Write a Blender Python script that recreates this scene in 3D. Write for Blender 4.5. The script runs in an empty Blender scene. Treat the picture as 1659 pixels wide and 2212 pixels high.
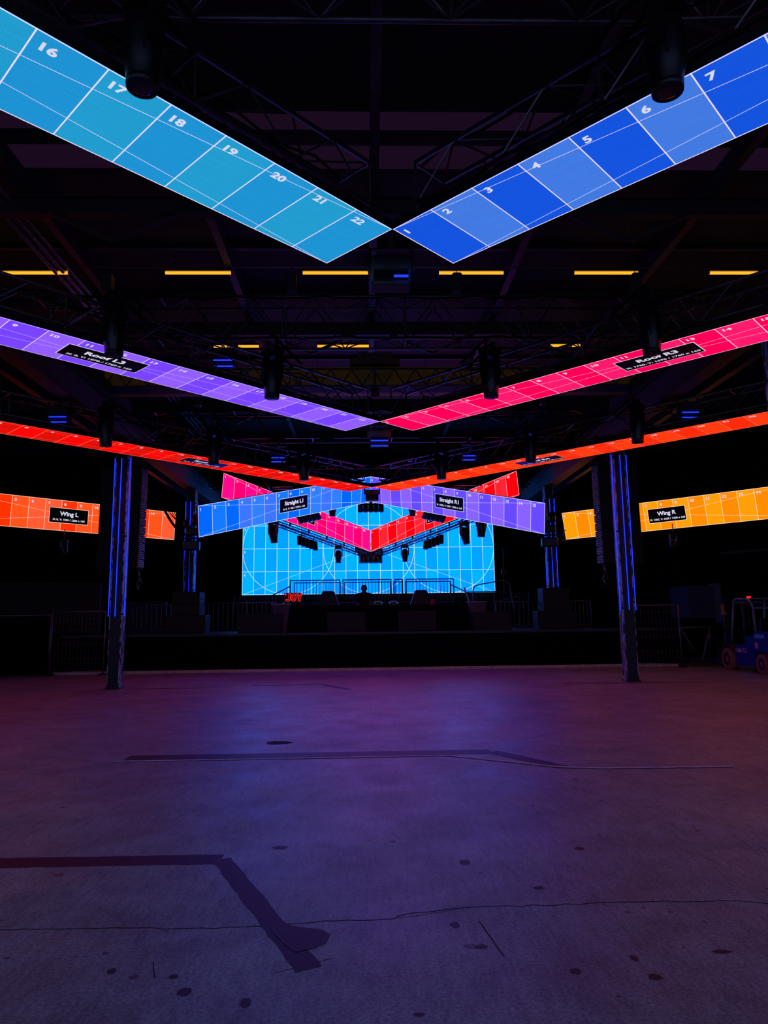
import bpy, math, random
from mathutils import Vector, Matrix
random.seed(7)
V = Vector
sc = bpy.context.scene
col = sc.collection
S2 = math.sqrt(0.5)

# ------------------------------------------------------------------ colour and materials
def lin(c):
    out = []
    for x in c:
        x = x / 255.0
        out.append(x / 12.92 if x <= 0.04045 else ((x + 0.055) / 1.055) ** 2.4)
    return out

def new_mat(name):
    m = bpy.data.materials.new(name)
    m.use_nodes = True
    nt = m.node_tree
    return m, nt, nt.nodes['Principled BSDF']

def mat(name, rgb, rough=0.6, metal=0.0, var=0.25, scale=8.0, bump=0.0, spec=0.5):
    """Paint or metal with a little procedural wear."""
    m, nt, b = new_mat(name)
    c = lin(rgb)
    tc = nt.nodes.new('ShaderNodeTexCoord')
    nz = nt.nodes.new('ShaderNodeTexNoise')
    nz.inputs['Scale'].default_value = scale
    nz.inputs['Detail'].default_value = 5
    nt.links.new(tc.outputs['Object'], nz.inputs['Vector'])
    r = nt.nodes.new('ShaderNodeValToRGB')
    r.color_ramp.elements[0].position = 0.3
    r.color_ramp.elements[1].position = 0.7
    r.color_ramp.elements[0].color = [x * (1 - var) for x in c] + [1]
    r.color_ramp.elements[1].color = [min(1, x * (1 + var)) for x in c] + [1]
    nt.links.new(nz.outputs['Fac'], r.inputs['Fac'])
    nt.links.new(r.outputs['Color'], b.inputs['Base Color'])
    b.inputs['Roughness'].default_value = rough
    b.inputs['Metallic'].default_value = metal
    b.inputs['Specular IOR Level'].default_value = spec
    if bump:
        bp = nt.nodes.new('ShaderNodeBump')
        bp.inputs['Strength'].default_value = bump
        bp.inputs['Distance'].default_value = 0.01
        nt.links.new(nz.outputs['Fac'], bp.inputs['Height'])
        nt.links.new(bp.outputs['Normal'], b.inputs['Normal'])
    return m

def emit(name, rgb, strength=1.0, drive=1.0, grid=0.0, pitch=0.00625, streak=0.0):
    """Light-giving surface. drive lifts the channels the camera clips; grid is the LED pixel raster."""
    m, nt, b = new_mat(name)
    c = [x * (drive if x > 0.78 else 1.0) for x in lin(rgb)]
    b.inputs['Base Color'].default_value = (0.006, 0.006, 0.008, 1)
    b.inputs['Roughness'].default_value = 1.0
    b.inputs['Specular IOR Level'].default_value = 0.0
    mx = max(c)
    b.inputs['Emission Color'].default_value = [x / mx for x in c] + [1]
    if not grid and not streak:
        b.inputs['Emission Strength'].default_value = strength * mx
        return m
    N = nt.nodes.new
    L = nt.links.new
    tc = N('ShaderNodeTexCoord')
    sp = N('ShaderNodeSeparateXYZ')
    L(tc.outputs['Object'], sp.inputs[0])
    def mth(op, a, bb, cc=None):
        n = N('ShaderNodeMath'); n.operation = op
        for i, q in enumerate((a, bb, cc)):
            if q is None: continue
            if isinstance(q, (int, float)): n.inputs[i].default_value = q
            else: L(q, n.inputs[i])
        return n.outputs[0]
    sx = mth('SINE', mth('MULTIPLY', sp.outputs['X'], 2 * math.pi / pitch), None)
    sz = mth('SINE', mth('MULTIPLY', sp.outputs['Z'], 2 * math.pi / pitch), None)
    g = mth('MULTIPLY_ADD', mth('ADD', sx, mth('MULTIPLY', sz, 0.6)), grid / 1.6, 1.0)
    if streak:
        nz = N('ShaderNodeTexNoise')
        mp = N('ShaderNodeMapping')
        mp.inputs['Scale'].default_value = (1.2, 1, 26)
        L(tc.outputs['Object'], mp.inputs['Vector'])
        L(mp.outputs[0], nz.inputs['Vector'])
        nz.inputs['Scale'].default_value = 1.6
        nz.inputs['Detail'].default_value = 6
        g = mth('MULTIPLY', g, mth('MULTIPLY_ADD', nz.outputs['Fac'], streak * 2, 1 - streak))
    L(mth('MULTIPLY', g, strength * mx), b.inputs['Emission Strength'])
    return m

BLK = mat('black_powder_coat', (16, 16, 18), 0.45, 0.0, 0.2, 12)
PAB = mat('pa_black', (7, 7, 9), .65, 0, .2)
BLKM = mat('black_fixture_plastic', (13, 13, 16), 0.35, 0.0, 0.15, 20)
TRUSS = mat('black_truss_tube', (84, 76, 80), 0.32, 0.7, 0.3, 10)
CLOTH = mat('black_stage_cloth', (5, 5, 8), 0.95, 0, 0.3, 6, 0.4, 0.15)
ALU = mat('galvanised_steel', (120, 118, 122), 0.4, 0.7, 0.15, 14)
STEEL = mat('old_painted_steel', (46, 52, 58), 0.55, 0.2, 0.5, 5, 0.3)
DARKSTEEL = mat('dark_painted_steel', (26, 26, 32), 0.6, 0.1, 0.4, 3)
RUST = mat('rusty_beam_paint', (66, 44, 34), 0.6, 0.1, 0.4, 4)
CRANEY = mat('faded_crane_yellow', (196, 138, 22), 0.55, 0, 0.25, 3)
GLASS = mat('lens_glass', (20, 22, 30), 0.08, 0.0, 0.0, 4, 0, 0.9)
WHITEP = emit('white_screen_line', (236, 226, 255), 1.0)
DIGIT = emit('white_screen_digit', (226, 226, 250), 0.9)
for q in (WHITEP, DIGIT): q.cycles.emission_sampling = 'NONE'   # tiny areas: lit by path hits alone
PLATE = mat('black_screen_area', (3, 3, 4), 0.5)

def worn_teal():
    m, nt, b = new_mat('peeling_teal_paint')
    N, L = nt.nodes.new, nt.links.new
    tc = N('ShaderNodeTexCoord'); mp = N('ShaderNodeMapping'); mp.inputs['Scale'].default_value = (6, 6, 1.6)
    nz = N('ShaderNodeTexNoise'); nz.inputs['Scale'].default_value = 2.2; nz.inputs['Detail'].default_value = 8
    r = N('ShaderNodeValToRGB'); r.color_ramp.interpolation = 'CONSTANT'
    r.color_ramp.elements[0].color = lin((40, 42, 48)) + [1]
    r.color_ramp.elements[1].color = lin((150, 205, 214)) + [1]; r.color_ramp.elements[1].position = 0.49
    e = r.color_ramp.elements.new(0.6); e.color = lin((130, 92, 92)) + [1]
    L(tc.outputs['Object'], mp.inputs[0]); L(mp.outputs[0], nz.inputs['Vector'])
    L(nz.outputs['Fac'], r.inputs['Fac']); L(r.outputs['Color'], b.inputs['Base Color'])
    b.inputs['Roughness'].default_value = 0.5
    return m
TEAL = worn_teal()
BEAMP = mat('chipped_beam_paint', (44, 46, 58), .55, .1, .85, 1.6)

def floor_mat():
    m, nt, b = new_mat('worn_concrete')
    N, L = nt.nodes.new, nt.links.new
    tc = N('ShaderNodeTexCoord')
    def noise(s, d, sc3=None, rough=0.5, dist=0.0):
        n = N('ShaderNodeTexNoise'); n.inputs['Scale'].default_value = s; n.inputs['Detail'].default_value = d
        n.inputs['Roughness'].default_value = rough; n.inputs['Distortion'].default_value = dist
        if sc3:
            mp = N('ShaderNodeMapping'); mp.inputs['Scale'].default_value = sc3
            L(tc.outputs['Object'], mp.inputs[0]); L(mp.outputs[0], n.inputs['Vector'])
        else:
            L(tc.outputs['Object'], n.inputs['Vector'])
        return n.outputs['Fac']
    def ramp(fac, stops, interp='LINEAR'):
        r = N('ShaderNodeValToRGB'); r.color_ramp.interpolation = interp
        els = r.color_ramp.elements
        while len(els) < len(stops): els.new(0.5)
        for e, (p, c) in zip(els, stops):
            e.position = p; e.color = (c, c, c, 1) if isinstance(c, (int, float)) else tuple(c) + (1,)
        L(fac, r.inputs['Fac']); return r.outputs['Color']
    def mix(op, a, bb, f=1.0):
        n = N('ShaderNodeMix'); n.data_type = 'RGBA'; n.blend_type = op; n.inputs['Factor'].default_value = f
        L(a, n.inputs['A']); L(bb, n.inputs['B']); return n.outputs['Result']
    base = ramp(noise(0.55, 6, None, 0.6, 0.4), [(0.3, (0.40, 0.41, 0.43)), (0.7, (0.60, 0.60, 0.60))])
    c = mix('MULTIPLY', base, ramp(noise(2.2, 8, None, 0.7, 0.6), [(0.32, 0.62), (0.6, 1.0)]))
    c = mix('MULTIPLY', c, ramp(noise(55, 4, None, 0.7), [(0.36, 0.5), (0.62, 1.1)]))
    c = mix('MULTIPLY', c, ramp(noise(7, 6, (3.5, 0.6, 1), 0.65, 0.2), [(0.3, 0.66), (0.55, 1.0)]))
    # dark gum and oil spots of two sizes
    for s, hi, seed in ((3.2, 0.115, 3.1), (8.5, 0.13, 11.7)):
        v = N('ShaderNodeTexVoronoi'); v.inputs['Scale'].default_value = s; v.inputs['Randomness'].default_value = 1.0
        mp = N('ShaderNodeMapping'); mp.inputs['Location'].default_value = (seed, seed * 2, 0)
        L(tc.outputs['Object'], mp.inputs[0])
        ad = N('ShaderNodeVectorMath'); ad.operation = 'ADD'
        nzv = N('ShaderNodeTexNoise'); nzv.inputs['Scale'].default_value = 14
        L(tc.outputs['Object'], nzv.inputs['Vector'])
        sv = N('ShaderNodeVectorMath'); sv.operation = 'SCALE'; sv.inputs['Scale'].default_value = 0.05
        L(nzv.outputs['Color'], sv.inputs[0]); L(mp.outputs[0], ad.inputs[0]); L(sv.outputs[0], ad.inputs[1])
        L(ad.outputs[0], v.inputs['Vector'])
        # each cell draws its own spot radius
        sepc = N('ShaderNodeSeparateColor'); L(v.outputs['Color'], sepc.inputs[0])
        pw = N('ShaderNodeMath'); pw.operation = 'POWER'; L(sepc.outputs[0], pw.inputs[0]); pw.inputs[1].default_value = 3.0
        rad = N('ShaderNodeMath'); rad.operation = 'MULTIPLY'; L(pw.outputs[0], rad.inputs[0]); rad.inputs[1].default_value = hi
        df = N('ShaderNodeMath'); df.operation = 'SUBTRACT'; L(v.outputs['Distance'], df.inputs[0]); L(rad.outputs[0], df.inputs[1])
        c = mix('MULTIPLY', c, ramp(df.outputs[0], [(0.0, 0.32), (0.015, 1.0)]))
    L(c, b.inputs['Base Color'])
    rr = ramp(noise(1.4, 6, None, 0.6, 0.5), [(0.3, 0.34), (0.7, 0.5)])
    L(rr, b.inputs['Roughness'])
    b.inputs['Specular IOR Level'].default_value = 0.5
    bp = N('ShaderNodeBump'); bp.inputs['Strength'].default_value = 0.35; bp.inputs['Distance'].default_value = 0.006
    L(noise(38, 6, None, 0.7), bp.inputs['Height']); L(bp.outputs['Normal'], b.inputs['Normal'])
    return m

def plank_mat(name, a, bb, sx, sy):
    m, nt, b = new_mat(name)
    N, L = nt.nodes.new, nt.links.new
    tc = N('ShaderNodeTexCoord'); mp = N('ShaderNodeMapping'); mp.inputs['Scale'].default_value = (sx, sy, 1)
    br = N('ShaderNodeTexBrick'); br.inputs['Scale'].default_value = 1.0
    br.inputs['Color1'].default_value = lin(a) + [1]; br.inputs['Color2'].default_value = lin(bb) + [1]
    br.inputs['Mortar'].default_value = (0.001, 0.001, 0.001, 1); br.inputs['Mortar Size'].default_value = 0.01
    L(tc.outputs['Object'], mp.inputs[0]); L(mp.outputs[0], br.inputs['Vector'])
    L(br.outputs['Color'], b.inputs['Base Color'])
    b.inputs['Roughness'].default_value = 0.8
    return m

# ------------------------------------------------------------------ mesh builder
class MB:
    def __init__(s): s.v = []; s.f = []; s.m = []; s.sm = []
    def add(s, vs, fs, m=0, smooth=False):
        o = len(s.v); s.v += [tuple(x) for x in vs]
        for f in fs: s.f.append([i + o for i in f]); s.m.append(m); s.sm.append(smooth)
        return s
    def box(s, lo, hi, m=0, bev=0.0):
        x0, y0, z0 = lo; x1, y1, z1 = hi
        if bev:                                            # chamfered edges along every vertical and rim
            b = bev
            def ring(z, i): return [(x0+b+i, y0+i, z), (x1-b-i, y0+i, z), (x1-i, y0+b+i, z), (x1-i, y1-b-i, z), (x1-b-i, y1-i, z), (x0+b+i, y1-i, z), (x0+i, y1-b-i, z), (x0+i, y0+b+i, z)]
            rs = ring(z0, b*.7) + ring(z0+b, 0) + ring(z1-b, 0) + ring(z1, b*.7)
            fs = [list(range(7, -1, -1)), list(range(24, 32))]
            for k in range(3):
                for j in range(8): fs.append([k*8+j, k*8+(j+1) % 8, k*8+8+(j+1) % 8, k*8+8+j])
            return s.add(rs, fs, m)
        vs = [(x0,y0,z0),(x1,y0,z0),(x1,y1,z0),(x0,y1,z0),(x0,y0,z1),(x1,y0,z1),(x1,y1,z1),(x0,y1,z1)]
        return s.add(vs, [(3,2,1,0),(4,5,6,7),(0,1,5,4),(1,2,6,5),(2,3,7,6),(3,0,4,7)], m)
    def bar(s, p, q, w, h, up=(0, 0, 1), m=0):
        p, q = V(p), V(q); d = (q - p).normalized(); u = V(up)
        if abs(d.dot(u)) > .98: u = V((0, 1, 0)) if abs(d.y) < .9 else V((1, 0, 0))
        a = d.cross(u).normalized(); b = a.cross(d)
        vs = [e + a * x * w / 2 + b * y * h / 2 for e in (p, q) for x, y in ((-1,-1),(1,-1),(1,1),(-1,1))]
        return s.add(vs, [(3,2,1,0),(4,5,6,7),(0,1,5,4),(1,2,6,5),(2,3,7,6),(3,0,4,7)], m)
    def tube(s, p, q, r, n=6, m=0, r2=None, cap=True):
        p, q = V(p), V(q); d = (q - p)
        if d.length < 1e-6: return s
        d.normalize(); u = V((0, 0, 1)) if abs(d.z) < .9 else V((1, 0, 0))
        a = d.cross(u).normalized(); b = a.cross(d); r2 = r if r2 is None else r2
        vs = [e + (a * math.cos(t) + b * math.sin(t)) * rr for e, rr in ((p, r), (q, r2)) for t in [2*math.pi*i/n for i in range(n)]]
        s.add(vs, [(i, (i+1) % n, n+(i+1) % n, n+i) for i in range(n)], m, n > 5)
        if cap:
            o = len(s.v) - 2*n
            s.f.append([o+i for i in range(n-1, -1, -1)]); s.f.append([o+n+i for i in range(n)]); s.m += [m, m]; s.sm += [False, False]
        return s
    def path(s, pts, r, n=6, m=0):
        for a, b in zip(pts[:-1], pts[1:]): s.tube(a, b, r, n, m)
        return s
    def lathe(s, prof, n=20, M=None, m=0):
        """prof: (radius, height) pairs turned about local Z."""
        M = M or Matrix()
        vs = []
        for r, z in prof:
            for i in range(n):
                t = 2*math.pi*i/n; vs.append(M @ V((r*math.cos(t), r*math.sin(t), z)))
        fs = []
        for k in range(len(prof)-1):
            for i in range(n): fs.append((k*n+i, k*n+(i+1) % n, (k+1)*n+(i+1) % n, (k+1)*n+i))
        s.add(vs, fs, m, True)
        o = len(s.v) - len(vs)
        s.f.append([o+i for i in range(n-1, -1, -1)]); s.f.append([o+(len(prof)-1)*n+i for i in range(n)]); s.m += [m, m]; s.sm += [False, False]
        return s
    def prism(s, pts, a, b, axis='x', m=0):
        """outline pts swept from a to b along an axis (pts are the two other coordinates)."""
        def P(t, p): return {'x': (t, p[0], p[1]), 'y': (p[0], t, p[1]), 'z': (p[0], p[1], t)}[axis]
        n = len(pts)
        vs = [P(a, p) for p in pts] + [P(b, p) for p in pts]
        return s.add(vs, [list(range(n-1, -1, -1)), list(range(n, 2*n))] + [(i, (i+1) % n, n+(i+1) % n, n+i) for i in range(n)], m)
    def build(s, name, mats, parent=None):
        me = bpy.data.meshes.new(name)
        me.from_pydata(s.v, [], s.f)
        for x in (mats if isinstance(mats, (list, tuple)) else [mats]): me.materials.append(x)
        me.polygons.foreach_set('material_index', s.m)
        me.polygons.foreach_set('use_smooth', s.sm)
        me.update()
        o = bpy.data.objects.new(name, me); col.objects.link(o)
        if parent: o.parent = parent
        return o

def tag(o, label, cat, group=None):
    o['label'] = label; o['category'] = cat
    if group: o['group'] = group
    return o
def thing(name, label, cat, loc=(0, 0, 0), rz=0.0, group=None, M=None):
    o = bpy.data.objects.new(name, None); col.objects.link(o)
    o.empty_display_size = 0.2
    if M is not None: o.matrix_world = M
    else: o.location = loc; o.rotation_euler = (0, 0, rz)
    return tag(o, label, cat, group)
def struct(o): o['kind'] = 'structure'; return o
def copy_tree(o, parent=None):
    c = o.copy(); col.objects.link(c); c.parent = parent
    for ch in list(o.children): copy_tree(ch, c)
    return c
def kids(o): return list(o.children)

# ------------------------------------------------------------------ lettering
_tc = {}
def text_mesh(s, bold=0.02, spacing=1.0):
    k = (s, bold, spacing)
    if k in _tc: return _tc[k]
    cu = bpy.data.curves.new('lettering', 'FONT')
    cu.body = s; cu.size = 1.0; cu.offset = bold; cu.resolution_u = 3; cu.space_character = spacing
    o = bpy.data.objects.new('lettering', cu); col.objects.link(o)
    bpy.context.view_layer.update()
    me = o.evaluated_get(bpy.context.evaluated_depsgraph_get()).to_mesh()
    vs = [tuple(v.co) for v in me.vertices]; fs = [list(p.vertices) for p in me.polygons]
    o.evaluated_get(bpy.context.evaluated_depsgraph_get()).to_mesh_clear()
    bpy.data.objects.remove(o); bpy.data.curves.remove(cu)
    xs = [v[0] for v in vs] or [0]; ys = [v[1] for v in vs] or [0]
    _tc[k] = (vs, fs, min(xs), max(xs), min(ys), max(ys))
    return _tc[k]
def put_text(mb, s, cx, cz, h, y, align='c', m=0, bold=0.02, wx=1.0, frame=None, cap=0.73):
    """text on the local XZ plane at depth y; h is the capital height."""
    vs, fs, x0, x1, y0, y1 = text_mesh(s, bold)
    k = h / cap
    w = (x1 - x0) * k * wx
    ox = {'c': cx - w/2, 'l': cx, 'r': cx - w}[align]
    pts = []
    for a, b, _ in vs:
        p = (ox + (a - x0) * k * wx, y, cz + b * k)
        pts.append(frame @ V(p) if frame else p)
    mb.add(pts, fs, m)
    return w

# ------------------------------------------------------------------ LED screens
def frame_of(TL, u, v):
    """local X runs along the rows, Z up the picture, Y away from the viewer's side."""
    u = V(u).normalized(); v = V(v); v = (v - u * v.dot(u)).normalized(); z = -v; y = z.cross(u)
    M = Matrix((u, y, z)).transposed().to_4x4(); M.translation = V(TL)
    return M

def screen(label, TL, u, v, n, rows, cols, title, sub, line, name='led_screen', drive=2.0, grid=0.0, streak=0.0,
           circles=False, order=(0, 1), lw=0.011, group=None, strength=1.0, first=1, digits=True):
    W = n * 0.5; H = rows * 1.0
    M = frame_of(TL, u, v)
    root = thing(name, label, 'screen', M=M, group=group)
    hb = MB()
    hb.box((0, 0.012, -H), (W, 0.085, 0))
    for i in range(n + 1):                                   # cabinet ribs and latches on the back
        x = min(max(i * 0.5, 0.02), W - 0.02)
        hb.box((x - 0.02, 0.085, -H + 0.02), (x + 0.02, 0.12, -0.02))
    for z in (-0.06, -H + 0.06): hb.box((0.01, 0.085, z - 0.03), (W - 0.01, 0.11, z + 0.03))
    hb.build('housing', BLK, root)
    cm = [emit(name + '_cell_%d' % i, c, strength, drive, grid, streak=streak) for i, c in enumerate(cols)]
    d = MB(); lm = len(cols)
    for i in range(n):
        for r in range(rows):
            k = (i + r) % 2 if len(cols) == 2 else (i * 2 + r + (i // 3)) % len(cols)
            x0, x1, z0, z1 = i*.5, i*.5+.5, -(r+1), -r
            d.add([(x0, 0, z0), (x1, 0, z0), (x1, 0, z1), (x0, 0, z1)], [(0, 1, 2, 3)], k)
    for (x0, x1, z0, z1) in ((0, W, -H, 0),): d.box((x0, 0.001, z0), (x1, 0.011, z1), lm + 1)
    def seg(p, q, w=lw, y=-0.002):
        p, q = V((p[0], 0, p[1])), V((q[0], 0, q[1])); t = (q - p).normalized(); nn = V((-t.z, 0, t.x)) * w / 2
        a = [p - nn, q - nn, q + nn, p + nn]
        for c in a: c.x = min(max(c.x, 0), W); c.z = min(max(c.z, -H), 0); c.y = y
        d.add(a, [(0, 1, 2, 3)], lm)
    for i in range(1, n): seg((i*.5, 0), (i*.5, -H))
    for r in range(1, rows): seg((0, -r), (W, -r))
    for p, q in (((0, -lw/2), (W, -lw/2)), ((0, -H+lw/2), (W, -H+lw/2)), ((lw/2, 0), (lw/2, -H)), ((W-lw/2, 0), (W-lw/2, -H))): seg(p, q, lw, -0.003)
    seg((0, 0), (W, -H), lw, -0.004); seg((0, -H), (W, 0), lw, -0.005)
    if circles:
        R_ = H / 2
        for cx in (R_, W/2, W - R_):
            pts = [(cx + (R_-.01)*math.cos(t), -H/2 + (R_-.01)*math.sin(t)) for t in [2*math.pi*i/72 for i in range(73)]]
            for a, b in zip(pts[:-1], pts[1:]): seg(a, b, lw, -0.006)
    if digits:
        t = d; dm = lm + 2
        for i in range(n):
            put_text(t, str(first + i), i*.5 + .07, -0.17, 0.088, -0.008, 'l', dm, 0.04, 1.15)
        for r in range(1, rows): put_text(t, str(r + 1), .07, -r - 0.19, 0.088, -0.008, 'l', dm, 0.04, 1.15)
    d.build('display', cm + [emit(name + '_line', line, 1.0), BLK, DIGIT], root)
    pc = (W/2, -H/2); w2, h2 = 0.625, 0.25
    p = MB()
    p.add([(pc[0]-w2, -.010, pc[1]-h2), (pc[0]+w2, -.010, pc[1]-h2), (pc[0]+w2, -.010, pc[1]+h2), (pc[0]-w2, -.010, pc[1]+h2)], [(0,1,2,3)], 1)
    w2 -= lw; h2 -= lw
    p.add([(pc[0]-w2, -.012, pc[1]-h2), (pc[0]+w2, -.012, pc[1]-h2), (pc[0]+w2, -.012, pc[1]+h2), (pc[0]-w2, -.012, pc[1]+h2)], [(0,1,2,3)], 0)
    np_ = p.build('name_plate', [PLATE, emit(name + '_plate_edge', line, 1.0)], root)
    t = MB()
    if sub:
        put_text(t, title, pc[0], pc[1] + 0.0, 0.135, -.014, 'c', 0, 0.035, 1.05)
        t.build('lettering', DIGIT, np_); t = MB()
        put_text(t, sub, pc[0], pc[1] - 0.165, 0.062, -.014, 'c', 0, 0.03, 1.12)
    else: put_text(t, title, pc[0], pc[1] - 0.06, 0.135, -.014, 'c', 0, 0.035, 1.05)
    t.build('lettering', DIGIT, np_)
    return root, M

RZ = 5.56
APEX = ((0.1, 6.75), (0.1, 13.9), (0.0, 21.1))
roof = (
 (0, ('Roof L2', '', (34, 156, 208), (30, 147, 211)), ('Roof R2', '', (20, 84, 222), (66, 122, 226)),
  'cyan overhead strip with cells up to 22, left of the nearest chevron', 'blue overhead strip numbered from 1, right of the nearest chevron', 0.75, 0.1, 1.0),
 (1, ('Roof L3', 'X: 0, Y: 1570 / 1760 x 160', (122, 68, 230), (148, 94, 230)), ('Roof R3', 'X: 1760, Y: 1570 / 1760 x 160', (240, 0, 88), (238, 26, 110)),
  'violet overhead strip whose black plate reads Roof L3', 'crimson pink overhead strip whose black plate reads Roof R3', 0.35, 0.16, 1.35),
 (2, ('Roof L4', 'X: 0, Y: 1730 / 1760 x 160', (238, 6, 6), (226, 16, 8)), ('Roof R4', 'X: 1760, Y: 1730 / 1760 x 160', (244, 44, 10), (238, 60, 16)),
  'pure red overhead strip running to the farthest roof apex from the left', 'orange red overhead strip running to the farthest roof apex from the right', 0.4, 0.8, 1.3))
ROOFL = {}
for k, L_, R_, la, lb, grid, streak, drv in roof:
    ax, ay = APEX[k]
    line = (232, 218, 250) if k < 2 else (255, 120, 90)
    ROOFL['L%d' % k] = screen(la, (ax - 11*S2 - .004, ay - 11*S2, RZ), (S2, S2, 0), (-S2, S2, 0), 22, 1, [L_[2], L_[3]], L_[0], L_[1], line, 'overhead_led_screen', drv, grid, streak, group='overhead LED strips')[1]
    ROOFL['R%d' % k] = screen(lb, (ax + .004, ay, RZ), (S2, -S2, 0), (S2, S2, 0), 22, 1, [R_[2], R_[3]], R_[0], R_[1], line, 'overhead_led_screen', drv, grid, streak, group='overhead LED strips')[1]

ST = {}
def strip_pair(TLy, TLx, TLz, Ay, Az, vl, La, Ra, key, labels, titles, drv, line):
    A = V((-0.012, Ay, Az)); T = V((-TLx, TLy, TLz))
    ST['L' + key] = screen(labels[0], T, A - T, vl, 15, 1, La, titles[0][0], titles[0][1], line, 'sloping_led_screen', drv, group='LED strips over the stage', lw=0.014)[1]
    A = V((0.012, Ay, Az)); T = V((TLx, TLy, TLz))
    ST['R' + key] = screen(labels[1], A, T - A, (-vl[0], vl[1], vl[2]), 15, 1, Ra, titles[1][0], titles[1][1], line, 'sloping_led_screen', drv, group='LED strips over the stage', lw=0.014)[1]
strip_pair(21.40, 5.30, 5.08, 26.33, 6.95, (-.036, .39, -.92), [(0, 104, 252), (48, 128, 252), (20, 122, 252), (60, 118, 246)], [(104, 74, 246), (138, 98, 250)], '1',
           ('blue sloping strip whose black plate reads Straight L1', 'purple sloping strip whose black plate reads Straight R1'),
           (('Straight L1', 'X: 0, Y: 700 / 1200 x 160'), ('Straight R1', 'X: 1200, Y: 700 / 1200 x 160')), 4.0, (215, 225, 255))
strip_pair(25.58, 5.385, 6.97, 30.56, 5.43, (-.0095, -.286, -.958), [(255, 10, 142), (255, 0, 116)], [(255, 0, 12), (255, 36, 52)], '2',
           ('hot pink sloping strip behind the blue one, falling to the middle', 'bright red sloping strip behind the purple one, falling to the middle'),
           (('Straight L2', 'X: 0, Y: 860 / 1200 x 160'), ('Straight R2', 'X: 1200, Y: 860 / 1200 x 160')), 2.2, (255, 190, 215))
screen('orange red side strip whose black plate reads Wing L', (-12.687, 20.692, 5.594), (.7412, .6713, -.0077), (-.0347, .0268, -.999), 15, 1, [(255, 84, 28), (255, 50, 0), (255, 92, 52)], 'Wing L', 'X: 0, Y: 1020 / 1200 x 160', (255, 205, 180), 'wing_led_screen', 1.5, group='wing LED strips', lw=0.014)
screen('amber side strip whose black plate reads Wing R', (7.09, 25.873, 5.417), (.7538, -.657, .0147), (.159, .161, -.974), 15, 1, [(255, 160, 8), (255, 142, 0)], 'Wing R', 'X: 1200, Y: 1020 / 1200 x 160', (255, 225, 190), 'wing_led_screen', 1.5, group='wing LED strips', lw=0.014)
screen('large sky blue screen with circles standing behind the stage', (-5.58, 30.92, 6.70), (1, -0.0005, 0), (0, 0, -1), 22, 4, [(0, 164, 255), (0, 180, 255)], 'Main', '', (190, 232, 255), 'main_led_screen', 2.6, circles=True, lw=0.022)

# ------------------------------------------------------------------ the hall
def slab(name, lo, hi, m): return struct(MB().box(lo, hi).build(name, m))
slab('floor', (-17, -9, -0.3), (17, 36.5, 0), floor_mat())
WALLM = mat('black_painted_brick', (11, 10, 12), 0.9, 0, 0.3, 5)
slab('wall_left', (-17.3, -9, 0), (-17, 36.5, 10.1), WALLM)
slab('wall_right', (17, -9, 0), (17.3, 36.5, 10.1), WALLM)
slab('wall_back', (-17, 36.5, 0), (17, 36.8, 10.1), WALLM)
DECK = plank_mat('dark_roof_boards', (17, 16, 24), (12, 12, 18), 0.35, 4.5)
bays_y = [(-9, 10.36), (10.95, 11.2), (12.0, 36.5)]
cb = MB()
for a, b in bays_y: cb.box((-17, a, 9.75), (17, b, 9.95))
for a, b in ((10.36, 10.95), (11.2, 12.0)):
    cb.box((-17, a, 9.75), (-9.6, b, 9.95)); cb.box((9.6, a, 9.75), (17, b, 9.95))
struct(cb.build('ceiling', DECK))
SKYP = emit('dusky_rooflight_sheet', (25, 10, 29), 1.0)
wn = 0
for a, b in ((10.36, 10.95), (11.2, 12.0)):
    for i in range(-3, 3):
        wn += 1
        x0, x1 = i*3.2, i*3.2 + 3.2
        w = MB().box((x0, a, 9.80), (x1, b, 9.83)).build('window_%d' % wn, SKYP); struct(w)
        fr = MB()
        for p, q in (((x0, a, 9.76), (x1, a+.05, 9.80)), ((x0, b-.05, 9.76), (x1, b, 9.80)), ((x0, a, 9.76), (x0+.05, b, 9.80)), ((x1-.05, a, 9.76), (x1, b, 9.80))): fr.box(p, q)
        fr.build('window_frame', DARKSTEEL, w)

def ibeam(mb, p, q, w, h, t=0.02):
    """I section with its top flange at the line p-q."""
    p, q = V(p), V(q)
    mb.bar(p - V((0,0,t/2)), q - V((0,0,t/2)), w, t); mb.bar(p - V((0,0,h-t/2)), q - V((0,0,h-t/2)), w, t); mb.bar(p - V((0,0,h/2)), q - V((0,0,h/2)), t, h-2*t)
nt_ = 0
for x in (-6.4, -3.2, 0.0, 3.2, 6.4):
    nt_ += 1
    b = MB(); ibeam(b, (x, -8, 9.75), (x, 36, 9.75), 0.16, 0.34, 0.025)
    struct(b.build('trim_%d' % nt_, BEAMP))
for y in (4.5, 12.25, 17.9, 24.6, 31.3):
    nt_ += 1
    b = MB(); ibeam(b, (-16.9, y, 9.4), (16.9, y, 9.4), 0.18, 0.36, 0.025)
    for i in range(-2, 2):                                  # sway braces between the rafters
        b.bar((i*3.2, y, 9.3), (i*3.2 + 1.6, y, 8.55), .07, .07); b.bar((i*3.2 + 3.2, y, 9.3), (i*3.2 + 1.6, y, 8.55), .07, .07)
    struct(b.build('trim_%d' % nt_, DARKSTEEL))
for y in [y0 for y0 in [1.2 + 2.23*k for k in range(15)] if min(abs(y0 - q) for q in (4.5, 10.6, 11.6, 12.25, 17.9, 24.6, 31.3)) > .8]:
    nt_ += 1
    struct(MB().box((-16.9, y-.05, 9.66), (16.9, y+.05, 9.75)).build('trim_%d' % nt_, DARKSTEEL))

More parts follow.
